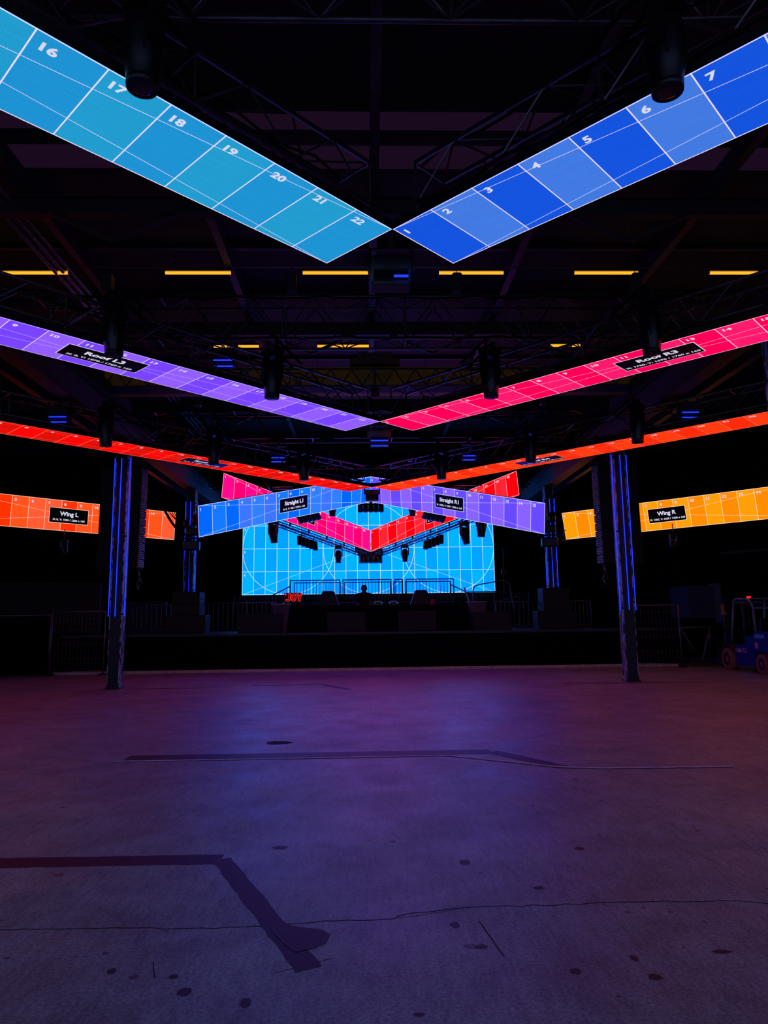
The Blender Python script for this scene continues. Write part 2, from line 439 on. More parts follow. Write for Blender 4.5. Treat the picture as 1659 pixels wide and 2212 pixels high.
# crane runway girders on both column lines
for sgn, nm in ((-1, 'left'), (1, 'right')):
    r = thing('crane_girder', 'long steel crane runway girder carried by the %s row of columns' % nm, 'girder', (sgn*6.4, 0, 6.22), group=None)
    b = MB(); ibeam(b, (0, 2, .68), (0, 34, .68), 0.34, 0.68, 0.03)
    b.build('beam', RUST, r)
    MB().box((-.04, 2, .68), (.04, 34, .76)).build('rail', STEEL, r)
    b = MB(); ibeam(b, (sgn*.75, 2, .45), (sgn*.75, 34, .45), 0.16, 0.3, 0.02)
    for k in range(6): b.bar((.15*sgn, 3.2+k*5.4, .3), (sgn*.75, 3.2+k*5.4, .3), .06, .08)
    b.build('walkway_beam', STEEL, r)

# yellow bridge crane riding on the girders
cr = thing('bridge_crane', 'dull yellow overhead crane bridge spanning the hall behind the trusses', 'crane', (0, 16.7, 6.98))
b = MB()
b.box((-6.45, -.2, 0.14), (6.45, .2, .62)); b.box((-6.45, -.26, .62), (6.45, .26, .66)); b.box((-6.45, -.26, .1), (6.45, .26, .14))
b.build('bridge_beam', CRANEY, cr)
b = MB(); b.box((-6.45, .55, .3), (6.45, .8, .62)); b.build('rear_beam', CRANEY, cr)
for s_ in (-1, 1): MB().box((s_*6.4-.12, -.8, 0.0), (s_*6.4+.12, 1.3, .3)).build('end_carriage', DARKSTEEL, cr)
b = MB(); b.bar((-6.3, -.45, .05), (6.3, -.45, .05), .5, .03)
for k in range(26): b.bar((-6.25 + k*.5, -.7, .05), (-6.0 + k*.5, -.7, .45), .025, .025); b.bar((-6.0 + k*.5, -.7, .45), (-5.75 + k*.5, -.7, .05), .025, .025)
b.tube((-6.3, -.7, .46), (6.3, -.7, .46), .022); b.build('walkway', DARKSTEEL, cr)
b = MB(); b.box((-.55, -.5, .66), (.65, .9, .8), 0); b.box((-.35, -.35, .8), (.45, .3, 1.0), 0); b.tube((.05, -.3, -.02), (.05, -.3, .66), .02); b.box((-.05, -.4, -.12), (.15, -.2, .08))
b.build('hoist_trolley', RUST, cr)

# conduit bundle left of centre at ceiling height, orange-lit wooden battens
pz = thing('conduit_bundle', 'three parallel metal conduits running lengthwise under the roof at upper left', 'pipe', (-6.85, 0, 9.28))
for dx, dz, rr in ((-.16, 0, .045), (0, .02, .05), (.15, .05, .04)):
    b = MB(); b.tube((dx, 3, dz), (dx, 30, dz), rr, 10)
    for k in range(30): b.tube((dx, 3.5 + k*.9, dz), (dx, 3.56 + k*.9, dz), rr*1.18, 10)
    b.build('conduit', ALU, pz)
b = MB()
for k in range(11): b.bar((-.24, 4 + k*2.4, .12), (.24, 4 + k*2.4, .12), .05, .06); b.tube((0, 4 + k*2.4, .1), (0, 4 + k*2.4, .4), .015)
b.build('hanger', DARKSTEEL, pz)

# ------------------------------------------------------------------ steel columns with blue LED tubes
BLUEL = emit('blue_led_tube', (36, 66, 255), 1.0, 1.8)
NAVY = mat('dark_navy_plate', (13, 14, 24), .5, 0, .3, 5)
def column(x, y, label, s_, top=6.2, base=0.0, lo=1.75, hi=5.72):
    r = thing('steel_column', label, 'column', (x, y, base), group='columns with blue light tubes')
    h = top - base
    b = MB()
    b.box((-.15, -.15, 0), (-.128, .15, h)); b.box((.128, -.15, 0), (.15, .15, h)); b.box((-.128, -.012, 0), (.128, .012, h))
    sh = b.build('shaft', TEAL, r)
    b = MB()
    b.box((-.128, -.15, 0.02), (.128, -.135, h - .02)); b.build('front_plate', NAVY, r)
    b = MB(); b.box((-.17, -.17, 0), (.17, .17, .015))
    for a in (-.16, .16):
        for c in (-.16, .16): b.lathe([(.014, .02), (.014, .045)], 6, Matrix.Translation((a, c, 0)))
    if base == 0: b.build('base_plate', DARKSTEEL, r)
    b = MB(); b.box((-.2, -.25, h-.02), (.2, .25, h+.0)); b.build('cap_plate', DARKSTEEL, r)
    for dx, dy in ((-s_*.17, -.17), (-s_*.005, -.175), (s_*.22, -.17)):
        MB().tube((dx, dy, lo-base), (dx, dy, hi-base), .0115, 8).build('light_tube', BLUEL, r)
        b = MB()
        for z in (lo+.05, (lo+hi)/2, hi-.05): b.box((min(dx, 0) if abs(dx) > .1 else dx-.01, dy+.015, z-base-.02), (max(dx, 0) if abs(dx) > .1 else dx+.01, dy+.035, z-base+.02))
        b.build('tube_clip', BLK, r)
    return r
column(-6.37, 17.9, 'steel column with three blue tubes left of the open floor, standing on concrete', 1)
column(6.37, 17.9, 'steel column with three blue tubes right of the open floor, standing on concrete', -1)
column(-6.27, 24.62, 'steel column with blue tubes behind the left speaker stack on the stage', 1, base=1.2, lo=2.62)
column(6.27, 24.62, 'steel column with blue tubes behind the right speaker stack on the stage', -1, base=1.2, lo=2.62)
column(6.43, 10.72, 'nearest steel column on the right, closer than the forklift, with blue tubes', -1)
column(-6.6, 10.72, 'nearest steel column on the left, closer than the draped fences', 1)

# ------------------------------------------------------------------ trusses
def truss_mesh(r, L, w, h, step=0.5, cr_=0.024, br=0.011, x0=0.0):
    """box truss along local X starting at 0; section centred on Y, from z=0 to h. Two child parts."""
    a = MB()
    for y in (-w/2, w/2):
        for z in (0, h): a.tube((x0, y, z), (x0+L, y, z), cr_, 6)
    a.build('chord', TRUSS, r)
    n = max(2, int(round(L/step/2))*2); st = L/n
    b = MB()
    for i in range(n):
        xa, xb = x0+i*st, x0+(i+1)*st; f = i % 2
        for y in (-w/2, w/2): b.tube((xa, y, h*f), (xb, y, h*(1-f)), br, 5, cap=False)
        for z in (0, h): b.tube((xa, w/2*(1-2*f), z), (xb, -w/2*(1-2*f), z), br, 5, cap=False)
    for i in range(0, n+1, 4):
        x = x0+i*st
        b.tube((x, -w/2, 0), (x, -w/2, h), br*1.3, 5); b.tube((x, w/2, 0), (x, w/2, h), br*1.3, 5); b.tube((x, -w/2, 0), (x, w/2, 0), br*1.3, 5); b.tube((x, -w/2, h), (x, w/2, h), br*1.3, 5)
    b.build('lattice', TRUSS, r)
def axis_frame(o, xdir, up=(0, 0, 1)):
    x = V(xdir).normalized(); z = V(up); z = (z - x*z.dot(x)).normalized(); y = z.cross(x)
    M = Matrix((x, y, z)).transposed().to_4x4(); M.translation = V(o); return M
tnames = ('nearest', 'middle', 'farthest')
cols_ = {'L0': 'cyan', 'R0': 'blue', 'L1': 'violet', 'R1': 'crimson pink', 'L2': 'pure red', 'R2': 'orange red'}
for k in range(3):
    ax, ay = APEX[k]
    for sg, S_ in ((-1, 'L'), (1, 'R')):
        # from the apex outwards and toward the viewer, over the inner edge of the strip
        off = .27
        o = V((ax + sg*(off*S2 + .02), ay + off*S2 - 0.02, RZ + .16))
        r = thing('box_truss', 'black box truss carrying the %s overhead strip' % cols_['%s%d' % (S_, k)], 'truss', M=axis_frame(o, (sg*S2, -S2, 0)), group='trusses over the overhead strips')
        truss_mesh(r, 11.0, .46, .46, x0=.26)
        b = MB()
        for i in range(11): b.box((.5+i, -.2, -.07), (.56+i, .2, -.02)); b.tube((.53+i, 0, -.04), (.53+i, 0, .02), .015)
        b.build('hanging_bracket', BLK, r)
        for q in range(3):                                  # cables lying in the truss with sags between the ties
            b = MB()
            pts = [V((.3 + t*.35, -.26 + .05*q, .02 + .03*q - .10*abs(math.sin(t*1.1 + q)) + .46*(q == 2))) for t in range(31)]
            b.path(pts, .014, 5)
            b.build('cable', CLOTH, r)
    # suspension motors at the apex and along the arms
Ty = ((5.08, 'first'), (12.5, 'second'), (19.6, 'third'), (26.9, 'fourth'))
for y, nm in Ty:
    r = thing('box_truss', '%s black truss spanning the hall, counted from the camera' % nm, 'truss', (-6.15, y, 6.65), group='trusses spanning the hall')
    truss_mesh(r, 12.3, .52, .8, .55, .028, .013)
    for x in (1.2, 4.6, 7.7, 11.1): MB().tube((x, 0, .8), (x, 0, 2.6), .008, 5).box((x-.09, -.12, 1.0), (x+.09, .12, 1.35), 0, .02).build('chain_hoist', BLK, r)
    for q in range(2):
        b = MB(); b.path([V((t*.4, -.29, .03 + .77*q - .06*abs(math.sin(t*.9 + q)))) for t in range(31)], .016, 5)
        b.build('cable', CLOTH, r)
for key, M in ST.items():
    nm = {'L1': 'blue', 'R1': 'purple', 'L2': 'hot pink', 'R2': 'bright red'}[key]
    u = M.to_3x3() @ V((1, 0, 0)); dn = -(M.to_3x3() @ V((0, 0, 1))); bk = M.to_3x3() @ V((0, 1, 0))
    under = key[1] == '2'
    if under: o = M @ V((0.15, .17, -1.22))
    else: o = M @ V((0.15, .35, -.72))
    r = thing('box_truss', 'black box truss %s the %s sloping strip' % ('under' if under else 'behind', nm), 'truss', M=axis_frame(o, u, -dn), group='trusses of the sloping strips')
    truss_mesh(r, 7.2, .18 if under else .3, .13 if under else .3, .24 if under else .4, .02, .008)
    if under:
        for i in range(8): MB().box((.2+i*.95, -.1, .1), (.24+i*.95, -.04, .45)).build('hanging_bracket', BLK, r)

# ------------------------------------------------------------------ moving heads
def moving_head(label, loc, rz=0.0, tilt=0.0, group='moving head spotlights'):
    """hangs from its clamps; origin at the lens, pointing down"""
    r = thing('moving_head_light', label, 'spotlight', loc, rz, group)
    b = MB(); b.box((-.2, -.15, .84), (.2, .15, .98), 0, .025); b.build('base', BLKM, r)
    b = MB(); b.box((-.09, -.152, .88), (.09, -.15, .94)); b.build('menu_display', GLASS, r)
    for s_ in (-1, 1):
        b = MB(); b.box((s_*.13-.02, -.02, .98), (s_*.13+.02, .02, 1.08)); b.lathe([(.045, -.02), (.045, .02)], 12, Matrix.Translation((s_*.13, 0, 1.1)) @ Matrix.Rotation(math.pi/2, 4, 'Y'))
        b.build('clamp', BLKM, r)
    b = MB()
    for s_ in (-1, 1):
        pts = [(-.07, .84), (.07, .84), (.085, .5), (.06, .36), (-.06, .36), (-.085, .5)]
        b.prism(pts, s_*.185, s_*.235, 'x')
    b.box((-.235, -.08, .79), (.235, .08, .84)); b.build('yoke', BLKM, r)
    M = Matrix.Translation((0, 0, .47)) @ Matrix.Rotation(tilt, 4, 'X') @ Matrix.Translation((0, 0, -.47))
    b = MB()
    b.lathe([(.12, .02), (.135, 0.0), (.14, .05), (.15, .16), (.172, .24), (.178, .36), (.176, .52), (.165, .62), (.13, .7), (.06, .74), (.02, .745)], 24, M)
    for a in range(8):                                      # cooling ribs and side pods
        t = a*math.pi/4 + .39
        p = M @ V((.17*math.cos(t), .17*math.sin(t), .27)); q = M @ V((.165*math.cos(t), .165*math.sin(t), .62)); b.bar(p, q, .035, .022, (math.cos(t), math.sin(t), 0))
    b.build('head', BLKM, r)
    b = MB(); b.lathe([(.118, .012), (.1, -.002), (.05, -.012), (.01, -.014)], 24, M); b.build('lens', GLASS, r)
    b = MB(); b.lathe([(.137, -.004), (.142, .03), (.142, .06)], 24, M); b.build('lens_ring', BLK, r)
    return r
mh = []
for k in range(3):
    ax, ay = APEX[k]
    for sg, S_ in ((-1, 'L'), (1, 'R')):
        for j, (dx, wd) in enumerate(((1.88, 'nearest the apex'), (3.88, 'in the middle'), (5.8, 'farthest from the apex'))):
            y = ay - dx - .30
            x = ax + sg*dx
            if k == 0 and j > 0: continue
            if k == 0: wd = 'hanging at the inner edge'; x = -1.77 if sg < 0 else 2.03
            if k == 1 and j == 2: continue
            if k == 1: wd = ('nearer the apex', 'farther from the apex')[j]
            r = moving_head('black moving head light %s of the %s overhead strip' % (wd, cols_['%s%d' % (S_, k)]), (x, y, RZ - .2), sg*math.radians(45) + math.pi, math.radians(random.uniform(-3, 3)))
            r.scale = (.8,)*3 if k == 0 else (.9,)*3
            # outrigger to the truss
            b = MB(); b.bar((-.13, 0, 1.13), (-.13, -.6, .8), .04, .04); b.bar((.13, 0, 1.13), (.13, -.6, .8), .04, .04); b.build('outrigger', BLKM, r)

def on_strip(key, u, down, back=.15): return ST[key] @ V((u, back, -down))
def placed_head(label, key, u, down, tilt=0, rz=None, s_=.92, turn=0, back=.15):
    p = on_strip(key, u, down, back)
    r = moving_head(label, (p.x, p.y, p.z - .98*s_), (math.radians(-42 if key[0] == 'L' else 42) if rz is None else rz) + turn, tilt, 'moving heads over the stage')
    r.scale = (s_, s_, s_)
    return r
placed_head('black moving head under the outer half of the hot pink strip', 'L2', 2.45, 1.05, math.radians(8))
placed_head('black moving head under the hot pink strip close to the middle', 'L2', 5.8, 1.18, 0, 0, .72)
placed_head('black moving head under the bright red strip close to the middle', 'R2', 1.78, 1.18, 0, 0, .72)
placed_head('black moving head tilted sideways under the outer half of the bright red strip', 'R2', 4.85, 1.15, math.radians(-14), None, .9)
placed_head('black moving head hanging straight below the purple strip', 'R1', 4.72, .75, math.radians(3), None, .92, 0, .5)
placed_head('short black moving head peeking out below the blue strip', 'L1', 6.0, .62, 0, 0, .8, 0, .5)
placed_head('short black moving head peeking out below the purple strip', 'R1', 1.6, .62, 0, 0, .8, 0, .5)

# ------------------------------------------------------------------ blinder bars of five lamps
def blinder(label, p, rz, roll, s_=1.0):
    M = Matrix.Translation(p) @ Matrix.Rotation(rz, 4, 'Z') @ Matrix.Rotation(roll, 4, 'Y')
    r = thing('blinder_bar', label, 'stage light', M=M, group='five-lamp blinder bars')
    b = MB(); b.box((-.5, -.05, .0), (.5, .05, .06), 0, .01)
    for x in (-.3, .3): b.box((x-.02, -.02, .06), (x+.02, .02, .17))
    b.build('rail', BLKM, r)
    for i in range(5):
        x = -.4 + i*.2
        b = MB(); b.lathe([(.06, .16), (.098, .1), (.1, -.16), (.104, -.18), (.104, -.2)], 16, Matrix.Translation((x, -.03, -.08)) @ Matrix.Rotation(math.radians(-20), 4, 'X'))
        h = b.build('lamp_head', BLKM, r)
        b = MB(); b.lathe([(.09, -.195), (.05, -.205), (.01, -.208)], 16, Matrix.Translation((x, -.03, -.085)) @ Matrix.Rotation(math.radians(-20), 4, 'X')); b.build('lens', GLASS, h)
    return r
def bar_on(label, key, u, down, extra=0.0):
    p = on_strip(key, u, down); sg = 1 if key[0] == 'L' else -1
    sl = (14.4 if key[1] == '1' else -11.8) * sg
    return blinder(label, p, math.radians(sg*43), math.radians(-sl if key[1] == '1' else -sl))
bar_on('five-lamp blinder bar hanging under the hot pink strip', 'L2', 4.15, 1.42)
bar_on('five-lamp blinder bar hanging under the bright red strip', 'R2', 3.3, 1.42)
bar_on('five-lamp blinder bar half hidden below the blue strip', 'L1', 4.5, 1.02)
bar_on('five-lamp blinder bar half hidden below the purple strip', 'R1', 3.0, 1.02)
blinder('five-lamp blinder bar under the apex of the blue and purple strips', (0, 27.0, 5.97), 0, 0)
blinder('five-lamp blinder bar under the apex of the hot pink and red strips', (0, 30.2, 4.25), 0, 0)
r = thing('control_box', 'black control box behind the low apex of the pink and red strips', 'equipment box', (0, 30.62, 4.33))
MB().box((-.55, -.08, 0), (.55, .08, .26), 0, .01).build('case', BLK, r)
b = MB()
for i in range(6): b.box((-.45+i*.16, -.1, .1), (-.39+i*.16, -.08, .15))
b.build('socket', ALU, r)

# ------------------------------------------------------------------ strobes
STROBE = emit('blue_strobe_tube', (40, 70, 255), 1.0, 3.2)
STROBE2 = emit('violet_strobe_tube', (110, 70, 255), 1.0, 2.4)
def strobe(label, p, rz=0.0, lit=((-.18, .18, 0),), s_=1.0, group='strobe lights', tube2=True):
    r = thing('strobe_light', label, 'strobe light', p, rz, group); r.scale = (s_,)*3
    b = MB()
    b.box((-.2, -.1, .0), (.2, .1, .045), 0, .008); b.box((-.2, -.1, .16), (.2, .12, .34), 0, .02); b.box((-.2, .06, .02), (.2, .12, .18))
    for s in (-1, 1): b.box((s*.19-.012, -.1, .02), (s*.19+.012, .1, .3))
    b.build('housing', BLKM, r)
    b = MB()
    for s in (-1, 1): b.bar((s*.225, 0, .2), (s*.225, 0, .44), .012, .05, (1, 0, 0))
    b.bar((-.225, 0, .44), (.225, 0, .44), .05, .012); b.box((-.03, -.03, .44), (.03, .03, .56)); b.build('bracket', BLKM, r)
    for a, c, ty in lit:
        b = MB(); b.tube((a, -.09 + ty, .1), (c, -.09 + ty, .1), .013, 8); b.build('lamp_tube', STROBE, r)
    if tube2:
        b = MB(); b.box((-.17, -.085, -.012), (.17, -.05, 0)); b.build('lamp_window', STROBE, r)
    return r
strobe('strobe box hanging behind the nearest roof apex, glowing blue at its right', (.1, 7.35, 5.2), 0, ((0.03, .18, 0),), 1.05, tube2=False)
strobe('strobe box lit blue behind the violet and crimson apex', (.1, 14.45, 5.18), 0, tube2=True)
strobe('dark open strobe box in front of the blue and purple apex', (0, 21.5, 5.2), 0, (), tube2=False)
strobe('blue strobe under the second spanning truss, left of centre', (-2.77, 12.5, 6.2), 0)
strobe('blue strobe under the third spanning truss, left of centre', (-2.65, 19.6, 6.02), 0)
strobe('blue strobe under the third spanning truss, right of centre', (2.75, 19.6, 6.04), 0)
strobe('blue strobe at far left above the pure red strip', (-6.58, 14.5, 5.74), 0)
strobe('blue strobe at far right above the orange red strip', (6.72, 14.5, 5.77), 0)

# ------------------------------------------------------------------ yellow fluorescent tubes
YEL = emit('yellow_tube', (255, 196, 52), 1.0, 1.4)
def batten(label, x, y, z=9.28, L=1.5):
    r = thing('tube_lamp', label, 'ceiling lamp', (x, y, z), 0, 'yellow ceiling tubes')
    MB().box((-L/2, -.05, .035), (L/2, .05, .09), 0, .01).build('lamp_body', BLK, r)
    MB().tube((-L/2+.02, 0, 0), (L/2-.02, 0, 0), .034, 10).build('glowing_tube', YEL, r)
    b = MB()
    for s in (-1, 1): b.box((s*(L/2-.01)-.012, -.04, -.036), (s*(L/2-.01)+.012, .04, .04)); b.tube((s*L*.35, 0, .09), (s*L*.35, 0, .4), .01)
    b.build('end_cap', BLK, r)
    return r
row1 = [(-7.47, 'over the conduits, second from the left edge'), (-3.88, 'just right of the conduits'), (-.83, 'left of the nearest roof apex'), (2.22, 'right of the nearest roof apex'), (5.28, 'second from the right edge'), (8.2, 'at the right edge')]
for x, w in row1: batten('yellow tube lamp of the front ceiling row, %s' % w, x, 14.9, L=1.5 if x < 8 else 1.16)
batten('yellow tube lamp of the front ceiling row, at the left edge', -9.0, 14.9)
for x, w, L in ((-3.9, 'above the blue strobe', 1.5), (-.8, 'left of the middle', 1.5), (5.55, 'behind the right moving head', 0.9)):
    batten('yellow tube lamp of the rear ceiling row, %s' % w, x, 19.2, L=L)
cd = tag(MB().tube((-9.8, 14.9, 9.42), (9.4, 14.9, 9.42), .018, 6).build('lamp_conduit', ALU), 'thin conduit linking the front row of yellow tubes', 'pipe')

# ------------------------------------------------------------------ stage
st = thing('stage', 'wide black stage with cloth skirt across the end of the hall', 'stage', (0, 23.15, 0))
MB().box((-9.95, 0, 1.12), (9.9, 9.9, 1.2)).build('deck', BLK, st)
b = MB()
n = 260
for i in range(n):
    xa, xb = -9.93 + i*(19.81/n), -9.93 + (i+1)*(19.81/n)
    ya, yb = .02 + .018*math.sin(i*1.7) + .01*math.sin(i*.37), .02 + .018*math.sin((i+1)*1.7) + .01*math.sin((i+1)*.37)
    b.add([(xa, ya, .04), (xb, yb, .04), (xb, yb, 1.12), (xa, ya, 1.12)], [(0, 1, 2, 3)])
b.box((-9.9, .06, .04), (9.86, .09, 1.12)); b.build('skirt', CLOTH, st)
b = MB(); b.box((-9.95, -.02, 1.165), (9.9, .0, 1.2)); b.build('edge_trim', mat('stage_edge', (60, 52, 62), .5), st)
MB().box((-10, -.32, 0), (9.75, -.2, .09), 0, .01).build('kick_rail', mat('pale_timber_rail', (215, 190, 180), .6), st)
rs = thing('riser', 'black raised platform at the rear of the stage under the big screen', 'platform', (0, 28.3, 1.2))
MB().box((-3.6, 0, .78), (3.6, 2.3, .88)).build('deck', BLK, rs)
b = MB(); b.box((-3.55, .05, 0), (3.55, .08, .78)); b.build('front_cloth', CLOTH, rs)
b = MB()
for x in (-3.5, -1.2, 1.2, 3.5):
    for y in (.15, 2.2): b.tube((x, y, 0), (x, y, .78), .03)
b.build('leg', ALU, rs)
bd = thing('backdrop', 'black cloth backdrop hanging behind the big blue screen', 'curtain', (0, 33.2, 0))
b = MB()
n = 200
for i in range(n):
    xa, xb = -11 + i*.11, -11 + (i+1)*.11
    f = lambda t: .05*math.sin(t*1.9)
    b.add([(xa, f(i), 0), (xb, f(i+1), 0), (xb, f(i+1), 9), (xa, f(i), 9)], [(0, 1, 2, 3)])
b.build('cloth', CLOTH, bd); MB().tube((-11, 0, 9), (11, 0, 9), .03).build('top_pipe', TRUSS, bd)
# steel frame standing under the big screen
fs = thing('screen_frame', 'black support legs under the big blue screen', 'frame', (0, 31.15, 1.2))
b = MB()
for x in [-5.4 + 1.8*k for k in range(7)]: b.box((x-.04, -.02, 0), (x+.04, .06, 5.3)); b.bar((x, .9, 0), (x, .02, 3.6), .05, .05)
b.build('upright', TRUSS, fs)
b = MB(); b.box((-5.5, -.06, 1.3), (5.4, .06, 1.48)); b.build('base_beam', BLK, fs)

# ------------------------------------------------------------------ railings
RAIL = mat('grey_railing_tube', (92, 90, 96), 0.4, 0.6, .1)
def railing(label, x0, x1, y, z0, h=.95, pitch=.12, group='railings on the stage', low=.12, m=None, feet=True):
    r = thing('railing', label, 'railing', (x0, y, z0), 0, group); L = x1 - x0
    m = m or RAIL
    b = MB(); b.tube((0, 0, h), (L, 0, h), .022, 8); b.tube((0, 0, low), (L, 0, low), .018, 6)
    for x in (0.02, L-.02): b.tube((x, 0, 0), (x, 0, h), .022, 6)
    b.build('frame', m, r)
    b = MB(); n = max(1, int(L/pitch))
    for i in range(1, n): b.tube((i*L/n, 0, low), (i*L/n, 0, h), .009, 5, cap=False)
    b.build('bars', m, r)
    if feet:
        b = MB()
        for x in (.15, L-.15): b.box((x-.03, -.22, 0), (x+.03, .22, .02))
        b.build('foot', m, r)
    return r
DR = mat('dark_railing_tube', (40, 40, 46), 0.45, 0.5, .1)
for x0, x1, w in ((-3.25, -1.25, 'far left'), (-1.15, .82, 'second from left'), (.93, 1.28, 'short one'), (1.38, 3.32, 'far right')):
    railing('dark barrier on the front edge of the riser, %s' % w, x0, x1, 28.45, 2.08, 1.09, .13, 'barriers on the riser front edge', m=DR)
for x0, x1, w in ((-3.27, -1.27, 'far left'), (-1.15, .85, 'second from left'), (.95, 1.35, 'short one'), (1.45, 3.4, 'far right')):
    railing('dark barrier on the rear edge of the riser, %s' % w, x0, x1, 30.35, 2.08, 1.09, .13, 'barriers on the riser rear edge', m=DR)
railing('grey railing on the stage left of the booth', -5.7, -3.25, 24.3, 1.2, 1.0, .155)
railing('grey railing on the stage right of the booth', 4.2, 5.98, 24.3, 1.2, .93, .155)
railing('low grey railing between the left column and its speaker stack', -8.3, -6.95, 24.9, 1.2, .98, .155)
railing('grey railing right of the right speaker stack', 6.55, 7.5, 24.3, 1.2, .93, .13)
railing('dim rear railing behind the left of the stage', -5.3, -3.65, 27.4, 1.2, 1.35, .12, m=DR)
railing('dim rear railing behind the right of the stage', 3.7, 6.1, 27.4, 1.2, 1.4, .12, m=DR)
railing('dim long railing in front of the riser', -3.4, 3.4, 27.0, 1.2, 1.02, .14, m=DR)
def stair(label, xa, xb, y, za, zb):
    """handrail falling from (xa, za) to (xb, zb)"""
    r = thing('stair_handrail', label, 'handrail', (0, y, 0), 0, 'stair handrails')
    b = MB(); b.tube((xa, 0, za), (xb, 0, zb), .022, 8); b.tube((xa, 0, za-.85), (xb, 0, zb-.6), .02, 6)
    b.tube((xa, 0, za-1.0), (xa, 0, za+.08), .024); b.tube((xb, 0, max(1.2, zb-.9)), (xb, 0, zb), .024); b.build('frame', DR, r)
    b = MB()
    for i in range(1, 7):
        t = i/7; x = xa+(xb-xa)*t; b.tube((x, 0, za-.85+(zb-.6-za+.85)*t), (x, 0, za+(zb-za)*t), .01, 5)
    b.build('bars', DR, r)
    b = MB()
    for i in range(4):
        x = xa + (xb-xa)*i/4; z = 2.0 - i*.2
        b.box((min(x, x+(xb-xa)/4), .05, z-.03), (max(x, x+(xb-xa)/4), .9, z))
    b.bar((xa, .05, 1.9), (xb, .05, 1.25), .04, .14); b.build('tread', BLK, r)
stair('black stair handrail sloping down left of the riser', -3.25, -4.25, 28.6, 2.95, 2.45)
stair('black stair handrail sloping down right of the riser', 3.2, 4.2, 28.6, 2.95, 2.45)

# ------------------------------------------------------------------ DJ booth and gear
bo = thing('performance_booth', 'wide black cloth-fronted performance booth in the middle of the stage', 'booth', (0, 23.9, 1.2))
b = MB(); b.prism([(-3.05, 0), (3.35, 0), (3.12, .87), (-2.92, .87)], 0, .04, 'y'); b.build('front_panel', CLOTH, bo)
MB().box((-2.92, .04, .8), (3.12, 1.1, .87)).build('table_top', BLK, bo)
b = MB()
for x in (-2.8, -.9, 1.1, 3.0):
    for y in (.15, 1.0): b.tube((x, y, 0), (x, y, .8), .025)
b.build('leg', DR, bo)
for x, w in ((-.35+.3, 'left'), (.48, 'right')):
    r = thing('media_player', 'small black deck on the booth top, %s of the pair' % w, 'audio player', (x + .25, 24.25, 2.07), 0, 'decks on the booth')
    MB().prism([(0, 0), (.36, 0), (.36, .1), (0, .07)], -.16, .16, 'x').build('case', BLKM, r)
    MB().lathe([(.1, 0), (.1, .02), (.09, .025)], 20, Matrix.Translation((0, .17, .085))).build('jog_wheel', ALU, r)
    b = MB(); b.box((-.12, .3, .1), (.12, .31, .16)); b.build('display', GLASS, r)
def wedge(label, x, y, z, flip):
    r = thing('monitor_speaker', label, 'speaker', (x, y, z), 0, 'monitor speakers on the booth')
    s = -1 if flip else 1
    b = MB(); pts = [(s*-.34, 0), (s*.3, 0), (s*.12, .5), (s*-.22, .5), (s*-.38, .22)]
    b.prism(pts if s > 0 else pts[::-1], 0, .45, 'y'); b.build('cabinet', PAB, r)
    b = MB(); b.bar((s*.31, .22, .02), (s*.14, .22, .48), .4, .02, (s, 0, 0)); b.build('grille', STEEL, r)
    b = MB()
    for i in range(5): b.box((-.2, -.012, .08+i*.08), (.06, 0, .1+i*.08))
    b.build('vent', BLK, r)
wedge('black wedge monitor speaker standing left of the person', -1.45, 24.2, 2.07, False)
wedge('black wedge monitor speaker standing right of the person', 1.62, 24.2, 2.07, True)
r = thing('pink_panel', 'small panel coloured as if lit pink, behind the booth at right', 'sign', (2.27, 26.95, 2.07))
MB().box((-.13, 0, 0), (.13, .03, .27)).build('board', mat('pink_lit_board', (190, 60, 90), .7, 0, .5, 30), r)  # pink light on the panel is put into its board colour
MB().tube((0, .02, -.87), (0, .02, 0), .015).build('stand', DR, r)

# angled side screens of the booth
for s, nm in ((-1, 'left'), (1, 'right')):
    x = -3.05 if s < 0 else 3.5
    r = thing('side_lectern', 'pale angled panel with a light rim at the %s end of the booth' % nm, 'panel', (x, 23.75, 1.2))
    b = MB(); b.prism([(-.12, 0), (.2, 0), (.3, .92), (-.28, .92)], 0, .35, 'y'); b.build('body', mat('lectern_grey_%s' % nm, (70, 60, 74), .6), r)
    b = MB(); b.box((-.32, -.03, .92), (.32, .4, .95)); (b.bar((-s*.28, 0, .95), (-s*.42, 0, 1.42), .03, .05) if s > 0 else b.bar((.0, .38, .95), (.1, .38, 1.0), .03, .05)); b.build('rim', ALU, r)
r = thing('hoop_handrail', 'bent steel hoop rail right of the booth in front of the screen', 'handrail', (4.3, 24.3, 1.2))
pts = [V((-.85, 0, 1.35)), V((-.78, 0, 1.48)), V((-.6, 0, 1.54)), V((.15, 0, 1.66)), V((.32, 0, 1.64)), V((.42, 0, 1.5)), V((.6, 0, .1)), V((.6, 0, .0))]
MB().path(pts, .02, 8).build('hoop', RAIL, r)
b = MB(); b.tube((-.85, 0, 1.35), (-.85, 0, 0), .02); b.tube((-.2, 0, .92), (.7, 0, 1.12), .02); b.build('support', RAIL, r)

